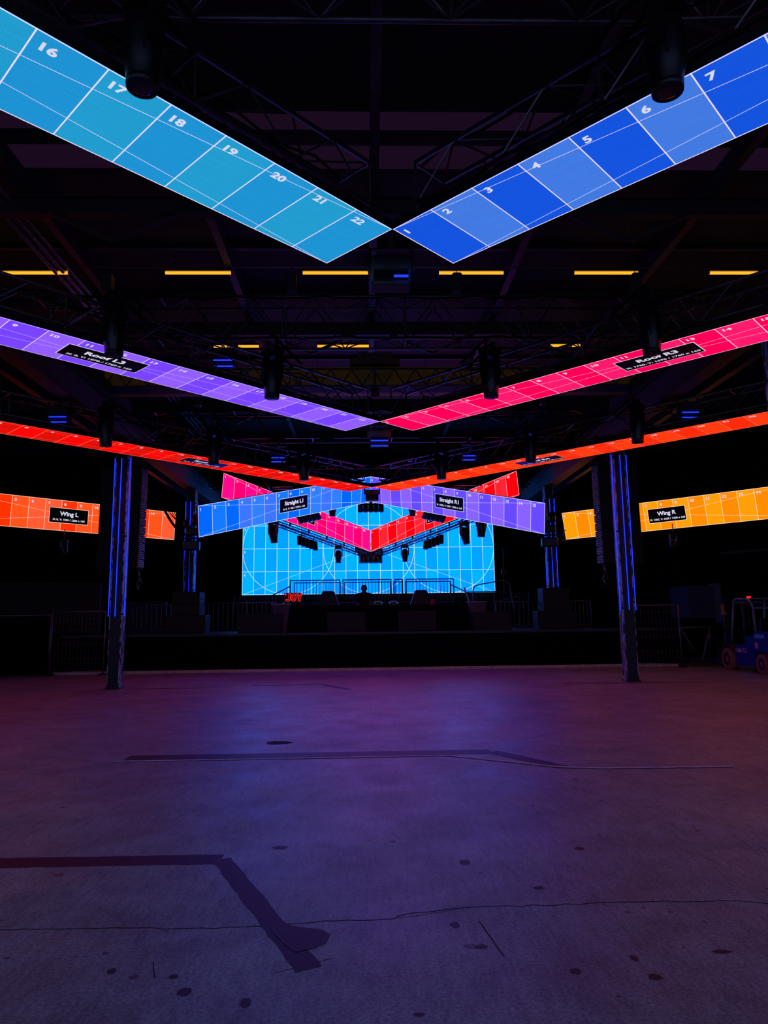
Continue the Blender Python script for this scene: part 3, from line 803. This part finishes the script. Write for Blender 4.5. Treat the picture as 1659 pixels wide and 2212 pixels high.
# 'JOY neon
r = thing('neon_sign', 'red neon sign reading JOY on the left end of the booth', 'sign', (-2.66, 23.98, 2.235))
NEON = emit('red_neon', (255, 50, 36), 1.0, 2.0); NEOND = emit('dim_red_neon', (150, 20, 14), 1.0)
def outline(pts, w): return pts
b = MB()
h = .25
def arc(cx, cz, rx, rz, a0, a1, n=14): return [V((cx + rx*math.cos(math.radians(a0+(a1-a0)*i/n)), 0, cz + rz*math.sin(math.radians(a0+(a1-a0)*i/n)))) for i in range(n+1)]
gr = .0075
J1 = [V((-.145, 0, h)), V((-.085, 0, h)), V((-.085, 0, .09))] + arc(-.17, .09, .085, .09, 0, -150) + arc(-.17, .09, .03, .035, -150, 0, 8) + [V((-.145, 0, h))]
b.path(J1, gr)
b.path(arc(.02, h/2, .085, h/2, 0, 360, 24), gr); b.path(arc(.02, h/2, .04, h/2-.055, 0, 360, 20), gr)
Y1 = [V((.115, 0, h)), V((.17, 0, h)), V((.21, 0, .155)), V((.25, 0, h)), V((.305, 0, h)), V((.235, 0, .1)), V((.235, 0, 0)), V((.185, 0, 0)), V((.185, 0, .1)), V((.115, 0, h))]
b.path(Y1, gr)
b.path([V((-.27, 0, h)), V((-.23, 0, h)), V((-.24, 0, .2)), V((-.262, 0, .2)), V((-.27, 0, h))], gr)
b.build('neon_tube', NEON, r)
b = MB(); b.box((-.3, .02, -.03), (.3, .03, h+.03)); b.build('backing', BLK, r)
MB().box((-.28, .03, -.13), (-.25, .05, .1)).box((.25, .03, -.13), (.28, .05, .1)).build('stand', BLK, r)

# subs on the stage front
def sub(label, x0, x1, z0, z1, y=23.2, d=.6, n=2):
    r = thing('subwoofer', label, 'speaker', ((x0+x1)/2, y, z0), 0, 'subwoofers on the stage'); w = x1-x0; h = z1-z0
    MB().box((-w/2, 0.03, 0), (w/2, d, h), 0, .012).build('cabinet', PAB, r)
    b = MB(); b.box((-w/2+.03, .015, .03), (w/2-.03, .03, h-.03)); b.build('grille', PAB, r)
    b = MB()
    for s in (-1, 1): b.box((s*w/2-.012, .25, h*.4), (s*w/2+.012, .4, h*.6))
    b.build('handle', DARKSTEEL, r)
sub('black subwoofer on the stage edge at the left end of the booth', -4.36, -2.98, 1.2, 1.83)
sub('black subwoofer in front of the booth, left of the middle', -1.49, -.24, 1.2, 1.84)
sub('black subwoofer in front of the booth, right of the middle', .83, 2.07, 1.2, 1.84)
sub('black subwoofer on the stage edge at the right end of the booth', 3.25, 4.52, 1.2, 1.81)
for s, nm in ((-1, 'left'), (1, 'right')):
    c = 6.13
    for i, (w, h, z) in enumerate(((1.3, .6, 1.2), (.9, .36, 1.8), (.9, .4, 2.16))):
        sub('black cabinet, %s of the %s side stack' % (('lowest and widest', 'middle', 'topmost')[i], nm), s*c - w/2 - s*.1*(i > 0)*0, s*c + w/2, z, z+h, 23.55, .8)
    r = thing('fixture_cluster', 'dark cluster of stage lamps clamped to the %s rear column' % nm, 'stage light', (s*6.15, 24.2, 4.0))
    b = MB()
    b.box((-.28, -.1, .0), (.28, .15, .32), 0, .04); b.box((-.2, -.12, .5), (.22, .12, .75), 0, .03); b.lathe([(.09, 0), (.12, .1), (.12, .3), (.05, .38)], 14, Matrix.Translation((.12, -.05, .85))); b.lathe([(.08, 0), (.1, .2), (.04, .26)], 12, Matrix.Translation((-.18, -.05, .78)))
    b.build('lamp_body', BLKM, r)
    b = MB(); b.box((-.03, .0, -.1), (.03, .06, 1.35)); b.bar((-.4, .05, .4), (.4, .05, .42), .05, .05); b.build('clamp_frame', DR, r)
    b = MB()
    for k in range(5): b.path([V((-.2+.08*k, -.02, .9)), V((-.3+.1*k, -.06, .5)), V((-.15+.07*k, -.03, .1)), V((-.2+.09*k, 0, -.5))], .01, 5)
    b.build('cable', CLOTH, r)

# main PA hangs
LA = mat('pa_side_lit', (175, 182, 190), .45, .1, .2)  # lightened colour stands in for screen light on the inner side
for s, nm in ((-1, 'left'), (1, 'right')):
    r = thing('line_array', 'tall black hanging loudspeaker array partly hiding the %s wing strip' % nm, 'speaker', (s*7.78, 22.0, 0), 0, 'line arrays')
    for i in range(12):
        z = 6.35 - i*.26
        t = i*i*.0012
        y = -t*.6
        MB().prism([(-.2 + y, z-.257), (.3 + y, z-.257), (.3 + y, z), (-.2 + y, z)], -.62, .62, 'x').build('cabinet', PAB, r)
    # inner side rigging frame, the part the screens catch
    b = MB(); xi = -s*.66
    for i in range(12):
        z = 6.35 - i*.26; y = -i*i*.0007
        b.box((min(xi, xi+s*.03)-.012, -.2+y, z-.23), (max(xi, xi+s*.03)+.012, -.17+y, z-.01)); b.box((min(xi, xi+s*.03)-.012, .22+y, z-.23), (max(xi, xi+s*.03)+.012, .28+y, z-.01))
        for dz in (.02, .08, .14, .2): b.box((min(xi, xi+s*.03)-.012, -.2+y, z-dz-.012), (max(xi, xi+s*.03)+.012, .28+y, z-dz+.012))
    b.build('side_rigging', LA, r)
    b = MB(); b.bar((0, 0, 6.35), (0, 0, 6.6), .3, .6); b.tube((0, 0, 6.6), (0, 0, 9.4), .012); b.build('fly_frame', BLK, r)
    b = MB(); b.path([V((xi, -.3, 3.2)), V((xi+.05, -.3, 2.9)), V((xi-.03, -.3, 2.75)), V((xi+.04, -.3, 2.55))], .025); b.path([V((xi+s*.06, -.28, 3.2)), V((xi+.12, -.3, 2.8)), V((xi, -.3, 2.62))], .012); b.build('chain', ALU, r)

# cables draped over the left wing strip
r = thing('cable_bundle', 'thick black cable bundle sagging across the right end of the orange red wing strip', 'cable', (0, 24.3, 0))
def cat(p, q, sag, n=12): return [V(p).lerp(V(q), t/n) + V((0, 0, -sag*4*(t/n)*(1-t/n))) for t in range(n+1)]
b = MB(); b.path(cat((-7.35, 0, 5.9), (-6.35, .1, 4.55), .28), .045, 8); b.build('main_cable', CLOTH, r)
b = MB()
for k in range(6): b.path(cat((-7.3 + .12*k, .03, 5.8), (-6.3, .1, 4.75 + .08*k), .15 + .09*k), .012, 5)
for k in range(4): b.tube((-6.42 + .05*k, .05, 1.3), (-6.4 + .05*k, .05, 4.9), .012, 5)
b.build('thin_cable', CLOTH, r)
r = thing('truss_stub', 'short black truss bracket in front of the left end of the amber wing strip', 'bracket', (6.85, 25.2, 4.3))
b = MB()
for z in (0, .38): b.tube((-.35, 0, z), (.16, 0, z + .01), .024, 6)
b.tube((.12, 0, 0), (-.02, 0, .38), .012, 5); b.tube((-.02, 0, .38), (-.16, 0, 0), .012, 5); b.tube((.08, 0, -.04), (.08, 0, .43), .022, 6)
b.build('frame', TRUSS, r)
for s in (-1, 1):
    r = thing('hanging_fixture', 'small dim lamp hanging under the %s wing strip' % ('orange red' if s < 0 else 'amber'), 'stage light', (s*9.9, 22.9, 3.75))
    b = MB(); b.lathe([(.05, 0), (.08, .08), (.08, .25), (.04, .34)], 12); b.box((-.12, -.04, .1), (-.09, .04, .42)); b.box((.09, -.04, .1), (.12, .04, .42)); b.box((-.12, -.05, .42), (.12, .05, .5)); b.build('lamp_body', BLKM, r)
    MB().tube((0, 0, .5), (0, 0, .85), .015).build('hook', ALU, r)

# microphone-like stands and box at right of the screen
r = thing('sensor_stand', 'thin stand with a small pale box right of the big screen', 'stand', (5.55, 29.5, 1.2))
MB().tube((0, 0, 0), (0, 0, 3.3), .02).build('pole', DR, r); MB().box((-.1, -.05, 2.2), (.1, .05, 2.42), 0, .01).build('junction_box', mat('pale_box', (70, 62, 84), .6), r)

# ------------------------------------------------------------------ site fences, drapes and the things along the sides
def site_fence(label, p0, p1, h=1.95, lean=0.0, cloth=0.0):
    p0, p1 = V(p0), V(p1); d = p1 - p0; L = d.length
    r = thing('site_fence', label, 'fence', p0, math.atan2(d.y, d.x), 'site fence panels')
    def P(x, z): return V((x, lean*z/h, z))
    b = MB(); b.tube(P(0, 0), P(0, h), .021, 8); b.tube(P(L, 0), P(L, h), .021, 8); b.tube(P(0, h), P(L, h), .021, 8); b.tube(P(0, .12), P(L, .12), .018, 8)
    b.build('frame', ALU, r)
    b = MB(); n = int(L/.11)
    for i in range(1, n): b.tube(P(i*L/n, .12), P(i*L/n, h), .004, 4, cap=False)
    for z in (.5, .95, 1.4, 1.72): b.tube(P(0, z), P(L, z), .004, 4, cap=False)
    b.build('mesh_wires', ALU, r)
    b = MB(); b.box((-.1, -.2, 0), (.1, .2, .04), 0, .01); b.box((L-.1, -.2, 0), (L+.1, .2, .04), 0, .01); b.build('foot', BLK, r)
    if cloth:
        b = MB(); n = int(L/.1)
        for i in range(n):
            xa, xb = i*L/n, (i+1)*L/n
            ya, yb = -.03+.012*math.sin(i*1.3), -.03+.012*math.sin((i+1)*1.3)
            b.add([(xa, ya, .05), (xb, yb, .05), (xb, yb, cloth), (xa, ya, cloth)], [(0, 1, 2, 3)])
        b.build('drape', CLOTH, r)
    return r
site_fence('mesh fence panel left of the stage, leaning toward the camera', (-9.98, 22.55, 0), (-8.4, 22.7, 0), 1.95)
site_fence('mesh fence panel at the right end of the stage', (8.1, 22.7, 0), (9.62, 22.3, 0), 1.93, 0, 0)
site_fence('black draped fence panel next to the leaning mesh fence', (-13.4, 22.4, 0), (-10.1, 22.7, 0), 1.85, 0, 1.84)
site_fence('black draped fence panel, farther left than the other draped one', (-16.8, 22.1, 0), (-13.5, 22.4, 0), 1.85, 0, 1.84)
for args in (('pale brown partition panel above the draped fences at left', (-17, 27, 1.2), (-10.2, 27.2, 3.12), (74, 54, 50)), ('small grey cladding panel behind the left column', (-9.2, 26.2, 1.2), (-7.5, 26.4, 2.35), (60, 54, 62))):
    lab, lo, hi, c = args
    r = thing('partition_panel', lab, 'partition', ((lo[0]+hi[0])/2, lo[1], 0)); cx = (lo[0]+hi[0])/2
    MB().box((lo[0]-cx, 0, lo[2]), (hi[0]-cx, .2, hi[2])).build('board', mat('partition_paint', [q*.8 for q in c], .8), r)
    MB().box((lo[0]-cx, .02, 0), (hi[0]-cx, .18, lo[2])).build('lower_board', CLOTH, r)
r = thing('site_cabin', 'dim grey cabin with a pale edge standing behind the forklift', 'cabin', (12.75, 27, 0))
MB().box((-.65, 0, 0), (.35, 1.6, 1.48)).build('lower_body', CLOTH, r); MB().box((-.65, 0, 1.5), (.35, 1.6, 2.72)).build('upper_body', mat('cabin_violet_grey', (66, 56, 80), .7), r)
MB().box((.35, -.05, 1.3), (.62, .3, 2.8)).build('corner_post', mat('cabin_pale_grey', (96, 90, 104), .7), r)
# tubular A frame beside the fence
r = thing('tube_trestle', 'folded steel tube trestle between the right fence and the forklift', 'trestle', (9.9, 22.9, 0))
b = MB(); b.tube((0, 0, 1.2), (.98, 0, 1.22), .022, 8); b.tube((0, 0, 0), (0, 0, 1.95), .02, 8); b.tube((.98, 0, 1.22), (.5, -.3, .15), .03, 8); b.tube((.98, 0, 1.22), (1.1, .5, .02), .022, 8); b.tube((.02, 0, 1.18), (.5, -.1, .3), .02, 8)
b.build('frame', ALU, r)
b = MB(); b.tube((.1, -.2, .75), (.45, -.2, .35), .02); b.box((.1, -.3, .08), (.95, .1, .16)); b.box((.15, -.3, .2), (.9, .05, .26)); b.build('base', STEEL, r)

# ------------------------------------------------------------------ forklift (points away, along +Y)
BLUEP = mat('forklift_blue_paint', (24, 34, 150), .35, 0, .15, 6)
TYRE = mat('forklift_tyre', (150, 92, 84), .8, 0, .3, 20, .4)
fk = thing('forklift', 'blue forklift with overhead guard parked beyond the trestle on the right', 'forklift', (11.0, 20.2, 0), math.radians(0))
def wheel(x, y, rr, w):
    M = Matrix.Translation((x, y, rr)) @ Matrix.Rotation(math.pi/2, 4, 'Y')
    b = MB(); b.lathe([(rr*.58, -w*.4), (rr*.68, -w/2), (rr*.9, -w/2), (rr, -w*.3), (rr, w*.3), (rr*.9, w/2), (rr*.68, w/2), (rr*.58, w*.4)], 28, M)
    for i in range(18):
        t = 2*math.pi*i/18
        for s in (-1, 1): b.bar(M @ V((rr*math.cos(t), rr*math.sin(t), 0)), M @ V((rr*.97*math.cos(t+.12), rr*.97*math.sin(t+.12), s*w*.45)), .03, .03)
    wl = b.build('wheel', TYRE, fk)
    b = MB(); b.lathe([(.03, -w*.35), (rr*.3, -w*.4), (rr*.5, -w*.46), (rr*.6, -w*.46), (rr*.6, w*.46), (rr*.5, w*.46), (.03, w*.4)], 24, M); b.build('rim', PAB, wl)
for s in (-1, 1): wheel(s*.48, .85, .32, .24); wheel(s*.46, -.92, .27, .2)
b = MB()
side = [(1.1, .28), (.75, .68), (.35, .6), (-.45, .6), (-.6, .62), (-.72, .6), (-1.0, .62), (-1.25, .5), (-1.45, .3), (-1.5, .95), (-1.42, 1.12), (-.62, 1.1), (-.5, .85), (.3, .78), (.4, .7), (1.12, .7)]
lower = [(-.45, .16), (.45, .16), (.52, .62), (-.62, .62)]
b.prism(lower, -.5, .5, 'x'); b.prism([(-.62, .55), (-.45, .62), (.55, .62), (.5, .72), (-.62, .8)], -.52, .52, 'x')
b.prism([(-1.5, .42), (-1.28, .58), (-.66, .6), (-.6, .8), (-.62, 1.06), (-.75, 1.14), (-1.35, 1.14), (-1.5, 1.0)], -.53, .53, 'x')
b.prism([(-.62, .8), (.0, .72), (.0, .95), (-.1, 1.0), (-.55, 1.02), (-.62, 1.0)], -.42, .42, 'x')
b.build('body', BLUEP, fk)
b = MB(); b.prism([(.4, .62), (.55, .75), (.95, .78), (1.2, .62), (1.2, .3), (1.12, .3), (1.1, .58), (.9, .7), (.6, .68)], -.6, -.36, 'x'); b.prism([(.4, .62), (.55, .75), (.95, .78), (1.2, .62), (1.2, .3), (1.12, .3), (1.1, .58), (.9, .7), (.6, .68)], .36, .6, 'x'); b.build('fender', BLK, fk)
b = MB(); b.prism([(-.5, 1.02), (-.05, 1.02), (-.05, 1.12), (-.38, 1.14), (-.5, 1.5), (-.58, 1.5)], -.24, .24, 'x'); b.build('seat', BLKM, fk)
b = MB()
for s in (-1, 1):
    pts = [V((s*.46, -.62, 1.05)), V((s*.46, -.6, 1.75)), V((s*.46, -.5, 1.96)), V((s*.46, -.3, 2.04)), V((s*.46, .3, 2.05)), V((s*.46, .42, 1.98)), V((s*.48, .72, .72))]
    b.path(pts, .035, 8)
for k in range(7): b.bar((-.46, -.4+k*.13, 2.05), (.46, -.4+k*.13, 2.05), .03, .025)
b.bar((-.46, -.6, 1.78), (.46, -.6, 1.78), .05, .05); b.bar((-.46, .44, 1.95), (.46, .44, 1.95), .06, .06); b.build('overhead_guard', mat('guard_grey_blue', (110, 130, 150), .4, .3), fk)
b = MB()
for s in (-1, 1): b.box((s*.34-.05, 1.16, .08), (s*.34+.05, 1.3, 2.0)); b.box((s*.24-.035, 1.2, .1), (s*.24+.035, 1.3, 2.06)); b.tube((s*.2, 1.12, .2), (s*.2, 1.12, 1.7), .035, 8)
for z in (.3, 1.1, 1.95): b.box((-.39, 1.17, z), (.39, 1.27, z+.08))
b.build('mast', DARKSTEEL, fk)
b = MB()
for s in (-1, 1): b.box((s*.25-.05, 1.36, .06), (s*.25+.05, 2.4, .1)); b.box((s*.25-.05, 1.34, .06), (s*.25+.05, 1.4, .6))
b.box((-.45, 1.31, .3), (.45, 1.36, .36)); b.box((-.45, 1.31, .62), (.45, 1.36, .68)); b.build('fork', STEEL, fk)
b = MB(); b.lathe([(.15, -.015), (.17, 0), (.15, .015)], 20, Matrix.Translation((0, .28, 1.32)) @ Matrix.Rotation(math.radians(55), 4, 'X')); b.tube((0, .45, .95), (0, .28, 1.32), .025); b.build('steering_wheel', BLK, fk)
b = MB(); b.box((-.5, -.46, 2.06), (-.42, -.38, 2.11)); b.build('warning_lamp', emit('red_lamp', (255, 40, 20), 1.0, 1.5), fk)
b = MB(); b.box((-.5, 1.05, 1.65), (-.42, 1.12, 1.9)); b.box((-.52, 1.0, 1.6), (-.4, 1.1, 1.66)); b.build('work_lamp', mat('lamp_amber_glass', (200, 120, 30), .3), fk)
sd = Matrix(((0, 0, 0, -.545), (-1, 0, 0, 0), (0, 0, 1, 0), (0, 0, 0, 1)))
def side_text(mb, s, y, z, h, x=-.535, bold=.02, wx=1.0):
    F = Matrix(((0, 1, 0, x), (-1, 0, 0, y), (0, 0, 1, z), (0, 0, 0, 1)))
    put_text(mb, s, 0, 0, h, 0, 'l', 0, bold, wx, F)
b = MB(); side_text(b, 'Coll\u00e9', .42, .55, .11, -.53, .04); side_text(b, 'RENTAL', .04, .61, .05, -.53, .02); side_text(b, '& SALES', .04, .54, .05, -.53, .02)
b.build('lettering', mat('white_lettering', (225, 190, 210), .6), fk)
b = MB(); b.box((-.54, -1.15, .96), (-.532, -.68, 1.06)); b.build('light_stripe', mat('sky_blue_sticker', (90, 190, 230), .4), fk)
b = MB(); b.box((-.54, -.82, .68), (-.532, -.66, .84)); b.build('sticker', mat('pink_sticker', (210, 150, 190), .5), fk)
b = MB(); b.box((-.15, -1.2, 1.14), (.15, -.9, 1.22), 0, .02); b.build('gas_bracket', mat('red_brown_cap', (150, 60, 50), .6), fk)

# pipe seen on the right side wall above the forklift
r = tag(MB().path([V((12.0, 24, 3.7)), V((16.6, 22, 3.9))], .05, 8).build('wall_pipe', RUST), 'reddish pipe high on the right side near the forklift', 'pipe')

# ------------------------------------------------------------------ the person at the booth
pr = thing('person', 'person in dark clothes leaning over the booth, seen in silhouette', 'person', (-.28, 25.05, 1.2)); pr.scale = (1.22, 1.1, 1.0)
def skin(name, pts, edges, rad, m, parent, sub=2):
    me = bpy.data.meshes.new(name); me.from_pydata(pts, edges, []); o = bpy.data.objects.new(name, me); col.objects.link(o); o.parent = parent
    me.materials.append(m)
    sk = o.modifiers.new('Skin', 'SKIN'); sk.use_smooth_shade = True
    me.skin_vertices[0].data[0].use_root = True
    for i, q in enumerate(rad): me.skin_vertices[0].data[i].radius = (q, q) if isinstance(q, (int, float)) else q
    ss = o.modifiers.new('Sub', 'SUBSURF'); ss.levels = sub; ss.render_levels = sub
    return o
DC = mat('dark_clothes', (14, 14, 18), .9)
SKN = mat('skin', (120, 84, 70), .6)
pts = [(0, .05, .88), (0, 0, 1.1), (0, -.1, 1.26), (0, -.14, 1.33),
       (.1, .05, .84), (.12, .0, .46), (.12, .04, .08), (.12, -.1, .04),
       (-.1, .05, .84), (-.12, .0, .46), (-.12, .04, .08), (-.12, -.1, .04),
       (.18, -.1, 1.26), (.25, -.12, 1.02), (.2, -.34, .93), (.19, -.4, .915),
       (-.18, -.1, 1.26), (-.25, -.12, 1.02), (-.2, -.34, .93), (-.19, -.4, .915), (0, -.16, 1.37)]
ed = [(0,1),(1,2),(2,3),(3,20),(0,4),(4,5),(5,6),(6,7),(0,8),(8,9),(9,10),(10,11),(2,12),(12,13),(13,14),(14,15),(2,16),(16,17),(17,18),(18,19)]
rad = [(.16,.12),(.16,.11),(.15,.1),.06,.09,.06,.045,.04,.09,.06,.045,.04,.065,.048,.034,.028,.065,.048,.034,.028,.05]
skin('body', pts, ed, rad, DC, pr)
b = MB(); HM = Matrix.Translation((0, -.2, 1.46)) @ Matrix.Rotation(math.radians(22), 4, 'X')
prof = [(.03, -.125), (.055, -.11), (.07, -.07), (.078, -.02), (.082, .03), (.075, .075), (.05, .105), (.015, .12)]
b.lathe(prof, 18, HM @ Matrix.Diagonal((.92, 1.12, 1, 1)))
b.prism([(-.11, -.02), (-.085, .03), (-.085, -.035)], -.014, .014, 'x')
for i in range(len(b.v) - 6, len(b.v)): b.v[i] = tuple(HM @ V(b.v[i]))
for s in (-1, 1):
    c = HM @ V((s*.078, .0, -.01)); b.lathe([(.01, -.03), (.02, -.01), (.02, .015), (.008, .03)], 8, Matrix.Translation(c))
hd = b.build('head', SKN, pr)
b = MB(); b.lathe([(.085, -.02), (.09, .03), (.083, .085), (.055, .118), (.015, .13)], 18, HM @ Matrix.Translation((0, .012, .0)) @ Matrix.Diagonal((.95, 1.12, 1, 1))); b.build('hair', mat('dark_hair', (12, 10, 10), .8), pr)
for s in (-1, 1):                                           # hands resting on the decks
    pts = [(s*.19, -.39, .915), (s*.185, -.44, .91)]; ed = [(0, 1)]; rad = [.026, (.035, .016)]
    for k, (dx, ln) in enumerate(((-.027, .06), (-.009, .07), (.009, .066), (.027, .052))):
        a = len(pts); pts += [(s*.185+dx, -.465, .912), (s*.185+dx*1.15, -.465-ln*.6, .91), (s*.185+dx*1.2, -.465-ln, .895)]; ed += [(1, a), (a, a+1), (a+1, a+2)]; rad += [.009, .008, .007]
    a = len(pts); pts += [(s*.185 - s*.04, -.43, .905), (s*.185 - s*.058, -.46, .9)]; ed += [(0, a), (a, a+1)]; rad += [.011, .009]
    skin('hand', pts, ed, rad, SKN, pr, 1)

# ------------------------------------------------------------------ floor markings
TAPE = mat('dark_floor_tape', (26, 20, 26), .5, 0, .45, 12)
WLINE = mat('worn_white_line', (240, 236, 240), .7, 0, .35, 25)
def floor_strip(name, label, pts, W_, m, cat_='floor marking', z=.0015, jag=0.0, closed=None):
    b = MB()
    P = [V((x, y, 0)) for x, y in pts]
    for si, (a, c) in enumerate(zip(P[:-1], P[1:])):
        w = W_[si] if isinstance(W_, tuple) else W_
        d = (c - a); L = d.length; d.normalize(); nn = V((-d.y, d.x, 0)); n = max(1, int(L/.07)) if jag else 1
        rows = []
        for i in range(n+1):
            q = a + d*(L*i/n); j1 = random.uniform(-jag, jag); j2 = random.uniform(-jag, jag)
            rows.append((q + nn*(w/2 + j1), q - nn*(w/2 + j2)))
        for i in range(n):
            vs = [rows[i][1], rows[i+1][1], rows[i+1][0], rows[i][0]]
            b.add([v + V((0, 0, z)) for v in vs] , [(0, 1, 2, 3)])
        z += .0004
    o = b.build(name, m); return tag(o, label, cat_)
floor_strip('floor_tape', 'broad dark tape line across the lower left floor, bending toward the camera', [(-6, 5.19), (-1.2, 5.14), (-.48, 3.57)], (.2, .125), TAPE, 'tape', jag=.006)
floor_strip('floor_tape', 'long dark tape line across the middle of the floor', [(-3.07, 8.86), (1.29, 8.86), (1.9, 7.9)], (.3, .2), TAPE, 'tape', jag=.006)
floor_strip('floor_tape', 'short dark tape line on the far floor left of centre', [(-3.1, 18.2), (-1.34, 18.2), (-.6, 16.8)], .18, TAPE, 'tape')
floor_strip('floor_tape', 'thin dark strip on the floor running right from the left column', [(-6.1, 17.75), (-4.12, 17.75)], .12, TAPE, 'tape')
floor_strip('floor_tape', 'thin dark strip on the floor running both ways past the right column', [(4.58, 17.6), (8.0, 17.3)], .14, TAPE, 'tape')
floor_strip('white_floor_line', 'worn white painted line beside the middle tape, curving off to the right', [(-3.2, 8.64), (0.73, 8.66), (1.5, 8.15), (1.85, 7.9), (2.29, 7.80), (3.69, 7.76)], .06, WLINE, 'floor marking', jag=.01, z=.006)
# ragged repaired patch on the near tape
def blob(name, label, cx, cy, rx, ry, m, z=.0035, n=22, rough=.25, pts=None):
    P = pts or [(cx + rx*math.cos(2*math.pi*i/n)*(1+random.uniform(-rough, rough)), cy + ry*math.sin(2*math.pi*i/n)*(1+random.uniform(-rough, rough))) for i in range(n)]
    b = MB(); b.add([(x, y, z) for x, y in P], [list(range(len(P)))]); o = b.build(name, m); return tag(o, label, 'stain')
blob('floor_patch', 'ragged brown patch bulging from the end of the near tape line', 0, 0, 0, 0, mat('brown_patch', (34, 22, 26), .5, 0, .3, 20), pts=[(-.72, 4.0), (-.66, 4.07), (-.56, 4.02), (-.45, 3.99), (-.40, 3.93), (-.42, 3.83), (-.47, 3.78), (-.56, 3.74), (-.62, 3.82)])
blob('floor_stain', 'dark round oil stain left of centre beyond the middle tape', -1.38, 9.75, .17, .13, mat('oil_stain', (26, 18, 24), .8, 0, .3, 20))
STN = mat('dark_spot', (46, 40, 50), .5, 0, .3, 30)
spots = [(1005, 1863, 10, 5), (398, 2143, 13, 7), (628, 2058, 7, 4), (1165, 1918, 10, 3), (375, 2110, 8, 4), (1370, 2070, 7, 5), (530, 2166, 10, 8), (905, 2192, 10, 3), (1040, 2045, 12, 4), (983, 1998, 9, 5), (1560, 2056, 18, 3), (1415, 2111, 12, 5), (240, 2098, 8, 4), (605, 1831, 14, 4), (1252, 1833, 9, 3), (1243, 2098, 10, 5)]
def floor_xy(px, py):
    rt, dn, fw = V((.9996, -.0243, -.0124)), V((-.0086, .1499, -.9887)), V((.0259, .9884, .1496))
    d = rt*((px-829.5)/1529.8) + dn*((py-1106)/1529.8) + fw; t = -1.6/d.z
    return -.2 + d.x*t, d.y*t, d.length*t
wh = ('beyond', 'on the floor'); k = 0
for px, py, a, c in spots:
    x, y, dd = floor_xy(px, py); sx = a*dd/1530; sy = c*dd/1530*dd/1.6
    side_ = 'left' if px < 600 else 'middle' if px < 1100 else 'right'
    o = blob('floor_stain', 'small dark spot on the near concrete floor', x, y, sx, sy*.8, STN, .002); o['group'] = 'small dark spots on the floor'
# cracks
CR = mat('crack_dark', (10, 8, 12), .95)  # near-black tone of the crack lines
def crack(label, pts, w=.006, jit=.012):
    P = []
    for (a, c) in zip(pts[:-1], pts[1:]):
        n = max(2, int(math.hypot(c[0]-a[0], c[1]-a[1])/.06))
        for i in range(n): t = i/n; P.append(V((a[0]+(c[0]-a[0])*t + random.uniform(-jit, jit)*.3, a[1]+(c[1]-a[1])*t + random.uniform(-jit, jit), .001)))
    P.append(V((*pts[-1], .001)))
    b = MB()
    for a, c in zip(P[:-1], P[1:]):
        d = (c-a).normalized(); nn = V((-d.y, d.x, 0))*w/2; b.add([a-nn, c-nn, c+nn, a+nn], [(0, 1, 2, 3)])
    return tag(b.build('floor_crack', CR), label, 'crack')
crack('long hairline crack crossing the near floor from edge to edge', [(-3.0, 4.07), (-2.15, 4.08), (-1.61, 4.07), (-1.02, 4.04), (-.73, 4.05), (-.44, 4.09), (-.07, 4.11), (-.02, 4.16), (.32, 4.23), (.72, 4.24), (1.11, 4.25), (1.48, 4.25), (1.8, 4.25), (2.03, 4.19), (3, 4.2)], .007)
crack('short branching crack parallel to the long one at right', [floor_xy(860, 1983)[:2], floor_xy(960, 1970)[:2], floor_xy(1000, 1960)[:2]], .004, .006)
crack('thin scratch running toward the camera right of the tape end', [floor_xy(1035, 1990)[:2], floor_xy(1088, 2065)[:2]], .006, .004)
crack('thin scratch left of the tape end', [floor_xy(592, 2103)[:2], floor_xy(714, 2071)[:2]], .004, .004)
crack('scratch pair near the bottom left of the floor', [floor_xy(330, 2078)[:2], floor_xy(334, 2112)[:2]], .005, .004)

# ------------------------------------------------------------------ light, camera
w = bpy.data.worlds.new('world'); sc.world = w; w.use_nodes = True
w.node_tree.nodes['Background'].inputs[0].default_value = (.27, .34, .80, 1)
w.node_tree.nodes['Background'].inputs[1].default_value = 0.74

cam = bpy.data.cameras.new('camera'); co = bpy.data.objects.new('camera', cam); col.objects.link(co); sc.camera = co
rt, up, bk = V((.9996, -.0243, -.0124)), V((.0086, -.1499, .9887)), V((-.0259, -.9884, -.1496))
bk.normalize(); rt = (rt - bk*rt.dot(bk)).normalized(); up = bk.cross(rt)
M = Matrix((rt, up, bk)).transposed().to_4x4(); M.translation = (-.2, 0, 1.6); co.matrix_world = M
cam.sensor_fit = 'VERTICAL'; cam.sensor_height = 36; cam.lens = 1529.8/2212*36; cam.clip_start = .05; cam.clip_end = 200
sc.view_settings.view_transform = 'Standard'; sc.view_settings.look = 'None'; sc.view_settings.gamma = 1; sc.view_settings.exposure = 0.0
sc.view_settings.use_curve_mapping = False
sc.cycles.use_denoising = True
sc.cycles.max_bounces = 4; sc.cycles.diffuse_bounces = 2; sc.cycles.glossy_bounces = 2
sc.cycles.use_adaptive_sampling = True; sc.cycles.adaptive_threshold = 0.03
for m_ in bpy.data.materials:
    if '_line' in m_.name or '_plate_edge' in m_.name: m_.cycles.emission_sampling = 'NONE'
sc.cycles.sample_clamp_indirect = 4.0
